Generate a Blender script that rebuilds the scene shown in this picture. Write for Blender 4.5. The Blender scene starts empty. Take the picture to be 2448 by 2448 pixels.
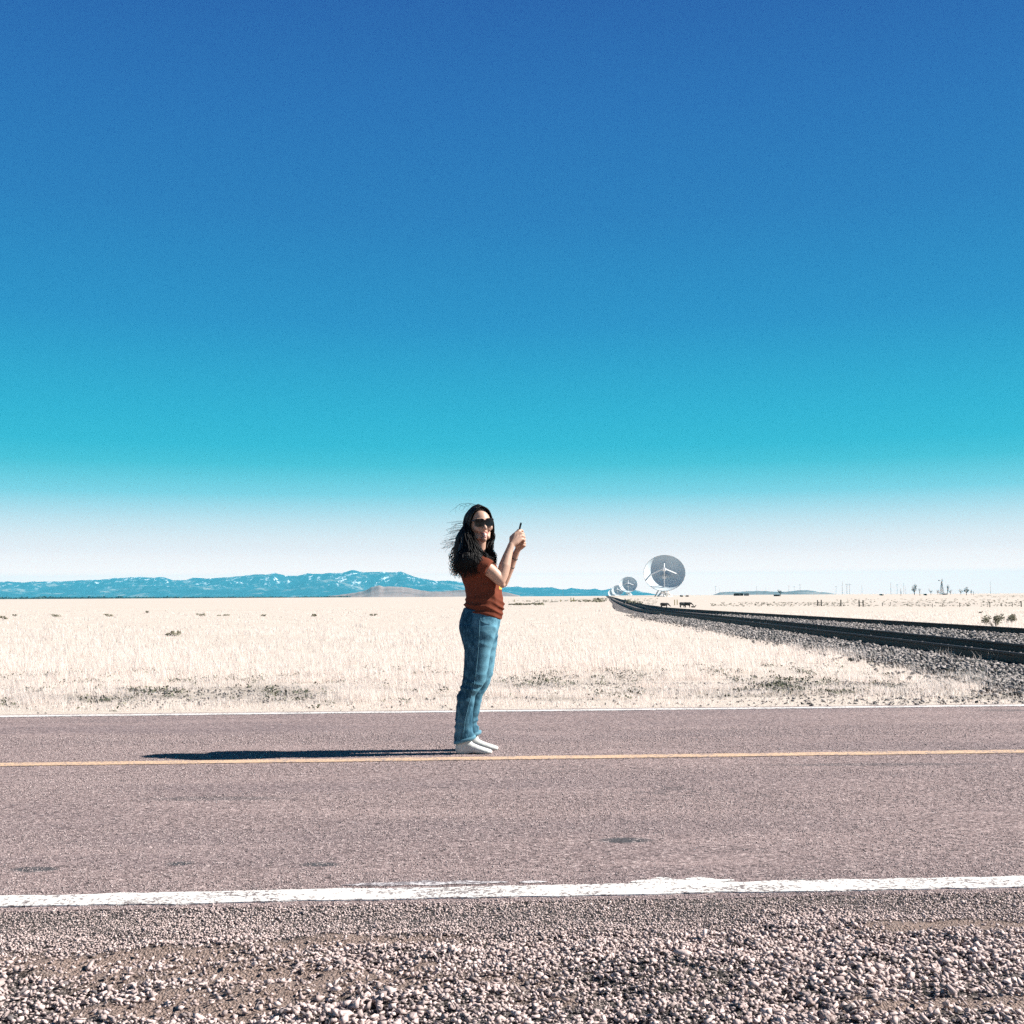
import bpy, bmesh, math, random
import numpy as np
from mathutils import Vector, Matrix, noise, Quaternion
C = bpy.context.scene.collection
R = math.radians
rnd = random.Random(7)
rng = np.random.default_rng(11)

# ------------------------------------------------------------------ camera
F = 2822.0            # focal length in pixels of the 2448 px frame
CAMH = 1.04
cam = bpy.data.cameras.new('camera'); camo = bpy.data.objects.new('camera', cam); C.objects.link(camo)
cam.sensor_width = 36.0; cam.lens = 36.0 * F / 2448.0
cam.clip_start = 0.05; cam.clip_end = 120000.0
CM = Matrix.Translation((0, 0, CAMH)) @ Matrix.Rotation(R(90 + 4.07), 4, 'X') @ Matrix.Rotation(R(-0.315), 4, 'Z')
camo.matrix_world = CM
bpy.context.scene.camera = camo
CR = CM.to_3x3()

def at(px, py, Y):
    """world point at depth Y seen at photo pixel (px,py)"""
    d = CR @ Vector(((px - 1224) / F, (1224 - py) / F, -1.0))
    t = Y / d.y
    return Vector((0, 0, CAMH)) + d * t

# ------------------------------------------------------------------ light
SUN_EL = 37.0
SUN_AZ = 86.3         # clockwise from +Y
sdir = Vector((math.sin(R(SUN_AZ)) * math.cos(R(SUN_EL)), math.cos(R(SUN_AZ)) * math.cos(R(SUN_EL)), math.sin(R(SUN_EL))))
sun = bpy.data.lights.new('sun', 'SUN'); suno = bpy.data.objects.new('sun', sun); C.objects.link(suno)
sun.energy = 5.0; sun.angle = R(0.5); sun.color = (1.0, 0.965, 0.91)
suno.rotation_euler = sdir.to_track_quat('Z', 'Y').to_euler(); suno.location = (20, 0, 30)
vs = bpy.context.scene.view_settings
vs.view_transform = 'Standard'; vs.look = 'None'; vs.exposure = 1.2; vs.gamma = 1.0
bpy.context.scene.cycles.max_bounces = 6
bpy.context.scene.cycles.volume_bounces = 0
bpy.context.scene.cycles.use_denoising = False

def lin(r, g, b):
    f = lambda c: ((c / 255 + 0.055) / 1.055) ** 2.4 if c > 10 else c / 255 / 12.92
    return (f(r), f(g), f(b), 1.0)

world = bpy.data.worlds.new('World'); bpy.context.scene.world = world; world.use_nodes = True
nt = world.node_tree; nt.nodes.clear()
out = nt.nodes.new('ShaderNodeOutputWorld'); bg = nt.nodes.new('ShaderNodeBackground')
sky = nt.nodes.new('ShaderNodeTexSky'); sky.sky_type = 'NISHITA'; sky.sun_disc = False
sky.sun_elevation = R(SUN_EL); sky.sun_rotation = R(SUN_AZ); sky.altitude = 2100; sky.dust_density = 0.4
tc = nt.nodes.new('ShaderNodeTexCoord'); sp = nt.nodes.new('ShaderNodeSeparateXYZ')
asn = nt.nodes.new('ShaderNodeMath'); asn.operation = 'ARCSINE'
mp = nt.nodes.new('ShaderNodeMapRange'); mp.inputs['From Min'].default_value = 0; mp.inputs['From Max'].default_value = R(60)
ramp = nt.nodes.new('ShaderNodeValToRGB'); ramp.color_ramp.interpolation = 'B_SPLINE' if False else 'LINEAR'
# sky radiance by elevation (degrees), already behind the far air
SKY = [(0.0, (3.45, 1.90, 1.24)), (1.0, (3.3, 1.84, 1.21)), (1.5, (2.1, 1.36, 1.05)), (2.2, (1.40, 1.05, .93)), (3.2, (.89, .875, .861)), (4.1, (.506, .748, .802)),
       (4.9, (.223, .647, .737)), (5.6, (.125, .58, .68)), (6.3, (.045, .51, .625)), (7.2, (.013, .455, .607)), (8.6, (.009, .409, .597)), (13.0, (.010, .255, .536)),
       (18.0, (.014, .178, .474)), (23, (.016, .140, .440)), (28.0, (.016, .102, .385)), (40, (.006, .036, .13)), (60, (.004, .018, .06))]
el = ramp.color_ramp.elements
while len(el) < len(SKY): el.new(0.5)
for e, (deg, c) in zip(el, SKY):
    e.position = deg / 60; e.color = (*[k / 4 for k in c], 1)
mul = nt.nodes.new('ShaderNodeVectorMath'); mul.operation = 'SCALE'
mul.inputs['Scale'].default_value = 40.0 / 2 ** 1.2
mix = nt.nodes.new('ShaderNodeMix'); mix.data_type = 'RGBA'; mix.inputs['Factor'].default_value = 0.02
L = nt.links.new
L(tc.outputs['Generated'], sp.inputs[0]); L(sp.outputs['Z'], asn.inputs[0]); L(asn.outputs[0], mp.inputs['Value'])
L(mp.outputs[0], ramp.inputs[0]); L(ramp.outputs['Color'], mul.inputs[0]); L(mul.outputs[0], mix.inputs['A'])
L(sky.outputs[0], mix.inputs['B']); L(mix.outputs['Result'], bg.inputs['Color']); bg.inputs['Strength'].default_value = 0.1
L(bg.outputs[0], out.inputs[0])

# ------------------------------------------------------------------ helpers
def mesh_from(name, V, Fc, mat=None, smooth=True):
    me = bpy.data.meshes.new(name)
    me.from_pydata([tuple(v) for v in V], [], Fc); me.update()
    if smooth: me.polygons.foreach_set('use_smooth', [True] * len(me.polygons))
    if mat: me.materials.append(mat)
    return me

def np_mesh(name, V, Tri, mat=None, smooth=False, midx=None):
    me = bpy.data.meshes.new(name)
    V = np.ascontiguousarray(V, dtype=np.float32); Tri = np.ascontiguousarray(Tri, dtype=np.int32)
    k = Tri.shape[1]
    me.vertices.add(len(V)); me.vertices.foreach_set('co', V.ravel())
    me.loops.add(Tri.size); me.loops.foreach_set('vertex_index', Tri.ravel())
    me.polygons.add(len(Tri)); me.polygons.foreach_set('loop_start', np.arange(0, Tri.size, k, dtype=np.int32))
    me.polygons.foreach_set('loop_total', np.full(len(Tri), k, dtype=np.int32))
    if smooth: me.polygons.foreach_set('use_smooth', np.ones(len(Tri), dtype=bool))
    me.update(calc_edges=True)
    if mat: me.materials.append(mat)
    return me

def link(name, me, parent=None):
    o = bpy.data.objects.new(name, me); C.objects.link(o)
    if parent: o.parent = parent
    return o

def tag(o, label=None, cat=None, group=None, kind=None):
    if label: o['label'] = label
    if cat: o['category'] = cat
    if group: o['group'] = group
    if kind: o['kind'] = kind
    return o

def empty(name, loc=(0, 0, 0), rz=0):
    o = bpy.data.objects.new(name, None); C.objects.link(o); o.location = loc; o.rotation_euler = (0, 0, rz)
    o.empty_display_size = 0.2
    return o

def copy_tree(o, parent=None):
    c = o.copy(); C.objects.link(c); c.parent = parent
    for ch in list(o.children): copy_tree(ch, c)
    return c

class MB:
    def __init__(s): s.V = []; s.F = []
    def add(s, V, Fc):
        n = len(s.V); s.V += [Vector(v) for v in V]; s.F += [tuple(i + n for i in f) for f in Fc]; return s
    def box(s, c, size, rot=None):
        x, y, z = [k / 2 for k in size]
        V = [Vector((a * x, b * y, d * z)) for a in (-1, 1) for b in (-1, 1) for d in (-1, 1)]
        if rot is not None: V = [rot @ v for v in V]
        c = Vector(c)
        return s.add([v + c for v in V], [(0, 1, 3, 2), (4, 6, 7, 5), (0, 4, 5, 1), (2, 3, 7, 6), (0, 2, 6, 4), (1, 5, 7, 3)])
    def bar(s, a, b, w, h=None):
        a = Vector(a); b = Vector(b); d = b - a
        q = d.to_track_quat('Z', 'Y').to_matrix()
        return s.box((a + b) / 2, (w, h or w, d.length), q)
    def tube(s, pts, rad, n=8, cap=True, flat=1.0):
        pts = [Vector(p) for p in pts]
        if not hasattr(rad, '__len__'): rad = [rad] * len(pts)
        V = []; up = None
        for i, p in enumerate(pts):
            t = (pts[min(i + 1, len(pts) - 1)] - pts[max(i - 1, 0)]).normalized()
            if up is None:
                up = Vector((0, 0, 1)) if abs(t.z) < 0.9 else Vector((1, 0, 0))
            a = t.cross(up).normalized(); b = a.cross(t).normalized(); up = b
            for k in range(n):
                th = 2 * math.pi * k / n
                V.append(p + a * (math.cos(th) * rad[i]) + b * (math.sin(th) * rad[i] * flat))
        Fc = []
        for i in range(len(pts) - 1):
            for k in range(n):
                Fc.append((i * n + k, i * n + (k + 1) % n, (i + 1) * n + (k + 1) % n, (i + 1) * n + k))
        if cap:
            Fc.append(tuple(range(n - 1, -1, -1))); m = (len(pts) - 1) * n; Fc.append(tuple(range(m, m + n)))
        return s.add(V, Fc)
    def ball(s, c, r, nu=14, nv=10, rot=None):
        if not hasattr(r, '__len__'): r = (r, r, r)
        V = [Vector((0, 0, r[2]))]
        for i in range(1, nv):
            ph = math.pi * i / nv
            for j in range(nu):
                th = 2 * math.pi * j / nu
                V.append(Vector((r[0] * math.sin(ph) * math.cos(th), r[1] * math.sin(ph) * math.sin(th), r[2] * math.cos(ph))))
        V.append(Vector((0, 0, -r[2])))
        Fc = [(0, 1 + j, 1 + (j + 1) % nu) for j in range(nu)]
        for i in range(nv - 2):
            for j in range(nu):
                a = 1 + i * nu + j; b = 1 + i * nu + (j + 1) % nu
                Fc.append((a, a + nu, b + nu, b))
        m = len(V) - 1; b0 = 1 + (nv - 2) * nu
        Fc += [(m, b0 + (j + 1) % nu, b0 + j) for j in range(nu)]
        if rot is not None: V = [rot @ v for v in V]
        return s.add([v + Vector(c) for v in V], Fc)
    def caps(s, pts, rad, n=14):
        """chain of tapered capsules"""
        pts = [Vector(p) for p in pts]
        for i in range(len(pts) - 1):
            s.tube([pts[i], pts[i + 1]], [rad[i], rad[i + 1]], n)
        for p, r in zip(pts, rad): s.ball(p, r, n, 10)
        return s
    def loft(s, rings, n=36, p=2.3):
        """rings: (back Vector, front Vector, yhalf): superellipses in the back-front / Y plane"""
        V = []
        for b, f, yh in rings:
            b = Vector(b); f = Vector(f); c = (b + f) / 2; a = (f - b) / 2
            for k in range(n):
                th = 2 * math.pi * k / n; co, si = math.cos(th), math.sin(th)
                co = math.copysign(abs(co) ** (2 / p), co); si = math.copysign(abs(si) ** (2 / p), si)
                V.append(c + a * co + Vector((0, yh * si, 0)))
        Fc = []
        for i in range(len(rings) - 1):
            for k in range(n):
                Fc.append((i * n + k, i * n + (k + 1) % n, (i + 1) * n + (k + 1) % n, (i + 1) * n + k))
        Fc.append(tuple(range(n - 1, -1, -1))); m = (len(rings) - 1) * n; Fc.append(tuple(range(m, m + n)))
        return s.add(V, Fc)
    def build(s, name, mat, parent=None, smooth=False):
        me = mesh_from(name, s.V, s.F, mat, smooth)
        bm = bmesh.new(); bm.from_mesh(me); bmesh.ops.recalc_face_normals(bm, faces=bm.faces); bm.to_mesh(me); bm.free()
        return link(name, me, parent)

def remeshed(mb, name, mat, parent, voxel, smooth_it=6, fac=0.5):
    """union of closed pieces -> one continuous skin"""
    o = mb.build(name, mat)
    m = o.modifiers.new('r', 'REMESH'); m.mode = 'VOXEL'; m.voxel_size = voxel; m.use_smooth_shade = True
    if smooth_it:
        k = o.modifiers.new('s', 'SMOOTH'); k.iterations = smooth_it; k.factor = fac
    dg = bpy.context.evaluated_depsgraph_get()
    me = bpy.data.meshes.new_from_object(o.evaluated_get(dg)); me.name = name
    old = o.data; o.modifiers.clear(); o.data = me; bpy.data.meshes.remove(old)
    if not me.materials: me.materials.append(mat)
    o.name = name
    if parent: o.parent = parent
    return o

def displace(o, fn):
    me = o.data; n = len(me.vertices)
    co = np.empty(n * 3, dtype=np.float32); me.vertices.foreach_get('co', co); co = co.reshape(-1, 3)
    no = np.empty(n * 3, dtype=np.float32); me.vertices.foreach_get('normal', no); no = no.reshape(-1, 3)
    d = fn(co, no)
    co = co + (no * d[:, None] if d.ndim == 1 else d)
    me.vertices.foreach_set('co', co.astype(np.float32).ravel()); me.update()

# ------------------------------------------------------------------ materials
class Mat:
    def __init__(s, name, rough=0.8, spec=0.3):
        s.m = bpy.data.materials.new(name); s.m.use_nodes = True; s.t = s.m.node_tree; s.N = s.t.nodes
        s.b = s.N['Principled BSDF']; s.b.inputs['Roughness'].default_value = rough
        s.b.inputs['Specular IOR Level'].default_value = spec
        s.co = None
    def coord(s, kind='Object'):
        if s.co is None: s.co = s.N.new('ShaderNodeTexCoord')
        return s.co.outputs[kind]
    def lk(s, a, b): s.t.links.new(a, b)
    def noise(s, scale, detail=4, rough=0.55, vec=None, dist=0.0, sc=None):
        n = s.N.new('ShaderNodeTexNoise'); n.inputs['Scale'].default_value = scale; n.inputs['Detail'].default_value = detail
        n.inputs['Roughness'].default_value = rough; n.inputs['Distortion'].default_value = dist
        v = vec or s.coord()
        if sc:
            mp = s.N.new('ShaderNodeMapping'); mp.inputs['Scale'].default_value = sc; s.lk(v, mp.inputs[0]); v = mp.outputs[0]
        s.lk(v, n.inputs['Vector']); return n.outputs['Fac']
    def voro(s, scale, feature='F1', out='Distance', vec=None):
        n = s.N.new('ShaderNodeTexVoronoi'); n.feature = feature; n.inputs['Scale'].default_value = scale
        s.lk(vec or s.coord(), n.inputs['Vector']); return n.outputs[out]
    def ramp(s, fac, stops, interp='LINEAR'):
        r = s.N.new('ShaderNodeValToRGB'); r.color_ramp.interpolation = interp; e = r.color_ramp.elements
        while len(e) < len(stops): e.new(0.5)
        for q, (p, c) in zip(e, stops):
            q.position = p; q.color = (*c, 1) if len(c) == 3 else c
        s.lk(fac, r.inputs[0]); return r.outputs[0]
    def mask(s, fac, lo, hi, a=0.0, b=1.0):
        n = s.N.new('ShaderNodeMapRange'); n.inputs['From Min'].default_value = lo; n.inputs['From Max'].default_value = hi
        n.inputs['To Min'].default_value = a; n.inputs['To Max'].default_value = b; n.interpolation_type = 'SMOOTHSTEP'
        s.lk(fac, n.inputs['Value']); return n.outputs[0]
    def mix(s, fac, a, b, mode='MIX'):
        n = s.N.new('ShaderNodeMix'); n.data_type = 'RGBA'; n.blend_type = mode
        for v, k in ((fac, 'Factor'), (a, 'A'), (b, 'B')):
            if isinstance(v, (int, float)): n.inputs[k].default_value = v
            elif isinstance(v, tuple): n.inputs[k].default_value = (*v, 1) if len(v) == 3 else v
            else: s.lk(v, n.inputs[k])
        return n.outputs['Result']
    def math(s, op, a, b=None):
        n = s.N.new('ShaderNodeMath'); n.operation = op
        for i, v in enumerate((a, b)):
            if v is None: continue
            if isinstance(v, (int, float)): n.inputs[i].default_value = v
            else: s.lk(v, n.inputs[i])
        return n.outputs[0]
    def sep(s, k, vec=None):
        n = s.N.new('ShaderNodeSeparateXYZ'); s.lk(vec or s.coord(), n.inputs[0]); return n.outputs[k]
    def color(s, c):
        if isinstance(c, tuple): s.b.inputs['Base Color'].default_value = (*c, 1) if len(c) == 3 else c
        else: s.lk(c, s.b.inputs['Base Color'])
        return s
    def bump(s, h, strength=0.5, dist=0.01):
        n = s.N.new('ShaderNodeBump'); n.inputs['Strength'].default_value = strength; n.inputs['Distance'].default_value = dist
        s.lk(h, n.inputs['Height']); s.lk(n.outputs[0], s.b.inputs['Normal']); return s
    def spot(s, cx, cy, rx, ry, wob=0.5, ns=3.0, soft=0.5):
        """mask of an elliptical stain at a world spot"""
        x = s.math('DIVIDE', s.math('SUBTRACT', s.sep('X'), cx), rx); y = s.math('DIVIDE', s.math('SUBTRACT', s.sep('Y'), cy), ry)
        d = s.math('SQRT', s.math('ADD', s.math('MULTIPLY', x, x), s.math('MULTIPLY', y, y)))
        d = s.math('ADD', d, s.math('MULTIPLY', s.math('SUBTRACT', s.noise(ns), 0.5), wob * 2))
        return s.mask(d, 1.0, 1.0 - soft)

def plain(name, c, rough=0.7, spec=0.3, var=0.25, scale=6.0, metal=0.0, bumpd=0.0):
    m = Mat(name, rough, spec)
    n = m.noise(scale)
    m.color(m.ramp(n, [(0.25, tuple(k * (1 - var) for k in c)), (0.75, tuple(min(1, k * (1 + var)) for k in c))]))
    m.b.inputs['Metallic'].default_value = metal
    if bumpd: m.bump(n, 0.6, bumpd)
    return m.m

# asphalt: pinkish chip seal
RS = 0.055    # slope of the road against the X axis
def road_mat():
    m = Mat('chip_seal_asphalt', 0.9, 0.2)
    chips = m.voro(88, out='Color'); sp = m.N.new('ShaderNodeSeparateColor'); m.lk(chips, sp.inputs[0])
    g1 = m.ramp(sp.outputs[0], [(0.0, (0.030, 0.025, 0.028)), (0.20, (0.110, 0.084, 0.086)), (0.42, (0.225, 0.176, 0.170)), (0.75, (0.31, 0.247, 0.238)), (1.0, (0.52, 0.435, 0.415))])
    fine = m.noise(150, 3, 0.7)
    g2 = m.mix(0.62, g1, m.ramp(m.noise(75, 5, 0.85), [(0.38, (0.012, 0.012, 0.014)), (0.46, (0.115, 0.092, 0.090)), (0.54, (0.29, 0.232, 0.225)), (0.63, (0.68, 0.575, 0.55))]))
    big = m.noise(0.55, 4, 0.6, sc=(0.35, 1.3, 1))
    g3 = m.mix(m.mask(big, 0.42, 0.68, 0.0, 0.34), g2, (0.12, 0.105, 0.12))
    big2 = m.noise(1.7, 3, 0.6, sc=(0.3, 1.6, 1))
    g3 = m.mix(m.mask(big2, 0.50, 0.66, 0.0, 0.22), g3, (0.44, 0.355, 0.335))
    p = at(1500, 2012, 1); 
    def W(px, py):
        d = CR @ Vector(((px - 1224) / F, (1224 - py) / F, -1.0)); t = -CAMH / d.z
        return d.x * t, d.y * t
    stains = [(1492, 2012, 0.15, 0.075), (430, 2068, 0.07, 0.05), (765, 2070, 0.1, 0.05), (520, 1912, 0.5, 0.08), (80, 2082, 0.12, 0.06), (2100, 1830, 0.9, 0.08), (2400, 1700, 0.35, 0.12)]
    for (px, py, rx, ry) in stains:
        x, y = W(px, py)
        k = m.spot(x, y, rx, ry, 0.22, 9.0 if rx < 0.3 else 3.0, 0.55)
        g3 = m.mix(m.math('MULTIPLY', k, 0.9 if rx < .3 else .45), g3, (0.055, 0.062, 0.068))
    sn = m.noise(30, 2, 0.6)
    g3 = m.mix(m.mask(sn, 0.59, 0.66, 0, .7), g3, (0.035, 0.030, 0.032)); g3 = m.mix(m.mask(m.noise(46, 2, .6), 0.60, 0.68, 0, .6), g3, (0.66, 0.58, 0.55))
    g3 = m.mix(1.0, g3, (0.985, 0.905, 0.895), 'MULTIPLY')
    # cracks: thin lines of a distorted voronoi edge
    warp = m.N.new('ShaderNodeMapping'); warp.inputs['Scale'].default_value = (0.42, 1.8, 1); m.lk(m.coord(), warp.inputs[0])
    wn = m.N.new('ShaderNodeTexNoise'); wn.inputs['Scale'].default_value = 1.3; wn.inputs['Detail'].default_value = 5; m.lk(m.coord(), wn.inputs['Vector'])
    va = m.N.new('ShaderNodeVectorMath'); va.operation = 'MULTIPLY_ADD'; m.lk(wn.outputs['Color'], va.inputs[0]); va.inputs[1].default_value = (1.3, 1.3, 0); m.lk(warp.outputs[0], va.inputs[2])
    cr = m.voro(0.9, 'DISTANCE_TO_EDGE', vec=va.outputs[0])
    ck = m.math('MULTIPLY', m.mask(cr, 0.010, 0.003), m.mask(m.noise(0.9, 3), 0.50, 0.60))
    g3 = m.mix(m.math('MULTIPLY', ck, 0.45), g3, (0.04, 0.04, 0.045))
    m.color(g3)
    h = m.math('ADD', m.math('MULTIPLY', m.voro(88), -0.5), m.math('MULTIPLY', m.noise(75, 5, 0.85), 1.4))
    m.bump(h, 0.55, 0.012)
    return m.m
ROAD = road_mat()

def ground_mat():
    m = Mat('dry_grassland', 0.95, 0.1)
    a = m.noise(0.35, 6, 0.65); b = m.noise(9.0, 5, 0.7); c = m.noise(0.02, 4, 0.6, sc=(1, 3, 1))
    col = m.ramp(b, [(0.25, (0.43, 0.365, 0.31)), (0.5, (0.50, 0.43, 0.37)), (0.75, (0.56, 0.49, 0.43))])
    col = m.mix(m.mask(a, 0.56, 0.72, 0, 0.45), col, (0.28, 0.235, 0.17))
    col = m.mix(m.mask(c, 0.52, 0.7, 0, 0.35), col, (0.40, 0.34, 0.28))
    d = m.noise(0.9, 6, 0.75, sc=(0.5, 1, 1))
    col = m.mix(m.mask(d, 0.66, 0.72, 0, 0.7), col, (0.17, 0.155, 0.10))
    # barer, stonier strip next to the road
    y = m.math('SUBTRACT', m.sep('Y'), m.math('MULTIPLY', m.sep('X'), RS))
    strip = m.math('MULTIPLY', m.math('MULTIPLY', m.mask(y, 16.0, 13.0), m.mask(y, 11.4, 12.2)), m.mask(m.noise(0.9, 4, 0.6, sc=(0.6, 1, 1)), 0.42, 0.56))
    for (px, py, rx, ry) in ((2010, 1652, .55, .32), (2260, 1650, .8, .35), (1830, 1664, .45, .22), (2400, 1668, .9, .35), (1640, 1668, .5, .2)):
        d_ = CR @ Vector(((px - 1224) / F, (1224 - py) / F, -1.0)); t_ = -CAMH / d_.z
        k_ = m.spot(d_.x * t_, d_.y * t_, rx, ry, .6, 3.0, .6); strip = m.math('MAXIMUM', strip, k_)
    st = m.ramp(m.noise(55, 4, 0.8), [(0.35, (0.06, 0.06, 0.055)), (0.5, (0.26, 0.225, 0.19)), (0.65, (0.42, 0.36, 0.31))])
    col = m.mix(m.math('MULTIPLY', strip, 0.8), col, st)
    m.color(col); m.bump(m.noise(30, 5, 0.7), 0.5, 0.03)
    return m.m
GROUND = ground_mat()

def shoulder_mat():
    m = Mat('gravel_bed', 0.95, 0.15)
    v = m.voro(120, out='Color'); sp = m.N.new('ShaderNodeSeparateColor'); m.lk(v, sp.inputs[0])
    col = m.ramp(sp.outputs[0], [(0.0, (0.012, 0.012, 0.012)), (0.35, (0.055, 0.048, 0.044)), (0.7, (0.18, 0.15, 0.138)), (1, (0.38, 0.32, 0.295))])
    at_ = m.N.new('ShaderNodeAttribute'); at_.attribute_name = 'dirt'
    col = m.mix(m.math('MULTIPLY', at_.outputs['Fac'], .72), col, m.ramp(m.noise(110, 4, .7), [(.35, (0.21, 0.145, 0.118)), (.6, (0.41, 0.298, 0.25))]))
    col = m.mix(m.mask(m.noise(1.1, 3, sc=(0.4, 1.5, 1)), 0.5, 0.62, 0, 0.5), col, (0.07, 0.065, 0.066))
    m.color(col); m.bump(m.math('ADD', m.math('MULTIPLY', m.voro(120), -1), m.noise(260, 2)), 0.9, 0.012)
    return m.m
SHOULDER = shoulder_mat()

def paint_mat(name, c, wear=0.5, under=(0.2, 0.16, 0.165)):
    m = Mat(name, 0.7, 0.3)
    w = m.math('ADD', m.math('MULTIPLY', m.noise(60, 4, 0.8), 0.75), m.math('MULTIPLY', m.noise(5, 4, 0.6, sc=(0.6, 1.5, 1)), 0.25))
    k = m.mask(w, 0.60 - 0.16 * wear, 0.66 - 0.16 * wear)
    m.color(m.mix(k, c, under)); m.bump(m.noise(150, 3, 0.7), 0.5, 0.006)
    return m.m
PWHITE = paint_mat('white_road_paint', (0.70, 0.66, 0.62), 0.58, (0.16, 0.13, 0.125))
PYELL = paint_mat('yellow_road_paint', (0.58, 0.39, 0.25), 0.62)

def stone_mat(name, lo, mid, hi, tint=0.0):
    m = Mat(name, 0.9, 0.2)
    g = m.N.new('ShaderNodeNewGeometry')
    c = m.ramp(g.outputs['Random Per Island'], [(0.0, lo), (0.12, mid), (0.6, hi), (0.85, tuple(min(.9, k * 1.35) for k in hi)), (1.0, mid)])
    c = m.mix(0.25, c, m.ramp(m.noise(90, 3, 0.7), [(0.3, mid), (0.7, hi)]))
    m.color(c); m.bump(m.noise(220, 3, 0.7), 0.4, 0.004)
    return m.m
STONE = stone_mat('crushed_stone', (0.05, 0.055, 0.065), (0.30, 0.232, 0.215), (0.51, 0.405, 0.378))
BALLAST = stone_mat('railway_ballast', (0.012, 0.022, 0.022), (0.085, 0.085, 0.082), (0.30, 0.265, 0.25))

def grass_mat():
    m = Mat('dry_grass_blades', 0.9, 0.1)
    g = m.N.new('ShaderNodeNewGeometry')
    c = m.ramp(g.outputs['Random Per Island'], [(0, (0.62, 0.52, 0.44)), (0.15, (0.79, 0.685, 0.61)), (0.8, (0.85, 0.755, 0.695)), (1, (0.90, 0.82, 0.77))])
    m.color(c)
    tr = m.N.new('ShaderNodeBsdfTranslucent'); m.lk(c, tr.inputs['Color'])
    mx = m.N.new('ShaderNodeMixShader'); mx.inputs[0].default_value = 0.5
    m.lk(m.b.outputs[0], mx.inputs[1]); m.lk(tr.outputs[0], mx.inputs[2])
    o = [n for n in m.N if n.type == 'OUTPUT_MATERIAL'][0]; m.lk(mx.outputs[0], o.inputs['Surface'])
    return m.m
GRASS = grass_mat()
def leaf_mat(name, c1, c2):
    m = Mat(name, 0.85, 0.2); g = m.N.new('ShaderNodeNewGeometry')
    m.color(m.ramp(g.outputs['Random Per Island'], [(0, c1), (1, c2)])); return m.m
WEED = leaf_mat('grey_green_weed', (0.02, 0.035, 0.026), (0.17, 0.165, 0.11))
SCRUB = leaf_mat('sage_scrub', (0.12, 0.125, 0.085), (0.36, 0.33, 0.24))
LEAF = leaf_mat('dark_foliage', (0.012, 0.030, 0.026), (0.04, 0.075, 0.055))
BARK = plain('bark', (0.05, 0.042, 0.035), 0.9, 0.1, 0.3, 8)

# ------------------------------------------------------------------ railway lines, terrain
KR = 0.957
RC = [(6.9, 2), (7.1, 10), (7.45, 15), (7.6, 17.5), (7.8, 30), (7.95, 42), (8.0, 52), (8.05, 64), (8.35, 76), (9.1, 90), (12.0, 130), (16.2, 185), (23, 273), (31, 370), (58, 720), (119, 1500), (220, 2800)]
RA = [(13.9, 2), (13.5, 12), (13.3, 20), (13.1, 30), (12.8, 40), (12.3, 50), (11.7, 62), (11.3, 74), (11.3, 90), (12.4, 110), (14.6, 140), (18.2, 185), (25, 273), (33, 370), (60.5, 720), (121, 1500), (222, 2800)]
RBo = [(1.20, 2), (1.30, 17), (1.28, 25), (1.12, 40), (0.98, 58), (1.05, 90), (1.15, 130), (1.3, 400), (1.4, 2800)]
def interp(tab, Y, k=KR):
    ys = np.array([t[1] for t in tab]) * k; xs = np.array([t[0] for t in tab]) * (k if k != 1 else 1)
    # smooth: average of several shifted linear samples
    Y = np.asarray(Y, float); w = 0.06 * np.maximum(Y, 1)
    return sum(np.interp(Y + w * s, ys, xs) for s in (-1, -.5, 0, .5, 1)) / 5
def trackC(Y): return interp(RC, Y)
def trackA(Y): return interp(RA, Y)
def trackB(Y):
    o = np.interp(np.asarray(Y, float), [t[1] * KR for t in RBo], [t[0] * KR for t in RBo]); return trackC(Y) + o
ZL = [(0, 0), (60, 0), (150, -.3), (300, -.9), (400, -1.1), (550, -.8), (720, -.1), (1100, .3), (1500, .55), (2500, -4), (3200, -9), (6000, -15), (90000, -15)]
ZR = [(0, 0), (40, 0), (100, -.45), (150, -1.1), (200, -1.7), (250, -2.2), (300, -2.5), (350, -2.5), (450, -1.8), (600, -.5), (800, .6), (1500, .95), (2500, -2), (6000, -12), (90000, -15)]
ZT = [(0, 0), (400, 0), (720, .05), (1100, .3), (1500, .55), (2500, -4), (3200, -9), (6000, -15), (90000, -15)]
def ss(a, b, x):
    t = np.clip((x - a) / (b - a), 0, 1); return t * t * (3 - 2 * t)
def terrain(x, y):
    x = np.asarray(x, float); y = np.asarray(y, float)
    g = lambda T: np.interp(y, [t[0] for t in T], [t[1] for t in T])
    d = x - (trackC(y) + 2.0)
    wl = ss(4, 26, -d); wr = ss(0, 4, x - trackA(y) - .6)
    return g(ZT) * (1 - wl - wr) + g(ZL) * wl + g(ZR) * wr
u = np.array([0, 2, 3, 4, 5, 6, 7, 8, 9, 10, 11, 13, 18, 24, 31, 40, 55, 80, 120, 180, 260, 400, 700, 1300, 2500, 5000, 9000, 16000, 26000, 38000], float)
u = np.concatenate([-u[:0:-1], u])
ys = np.concatenate([[-9000, -3000, -900, -200, -50, -10], np.arange(0, 60, 5), np.arange(60, 300, 12), np.arange(300, 900, 30), np.arange(900, 1800, 90), [2000, 2300, 2600, 3000, 3600, 4500, 6000, 9000, 14000, 20000, 28000, 36000]])
V = []; Fq = []
for y in ys:
    x = float(trackC(max(y, 0))) + u; z = terrain(x, np.full_like(x, y))
    V.append(np.stack([x, np.full_like(x, y), z], 1))
V = np.concatenate(V); n = len(u)
Fq = [(i * n + j, i * n + j + 1, (i + 1) * n + j + 1, (i + 1) * n + j) for i in range(len(ys) - 1) for j in range(n - 1)]
tag(link('ground', np_mesh('ground', V, np.array(Fq), GROUND, True)), 'dry cream coloured grass plain reaching to the horizon', kind='structure')

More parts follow.
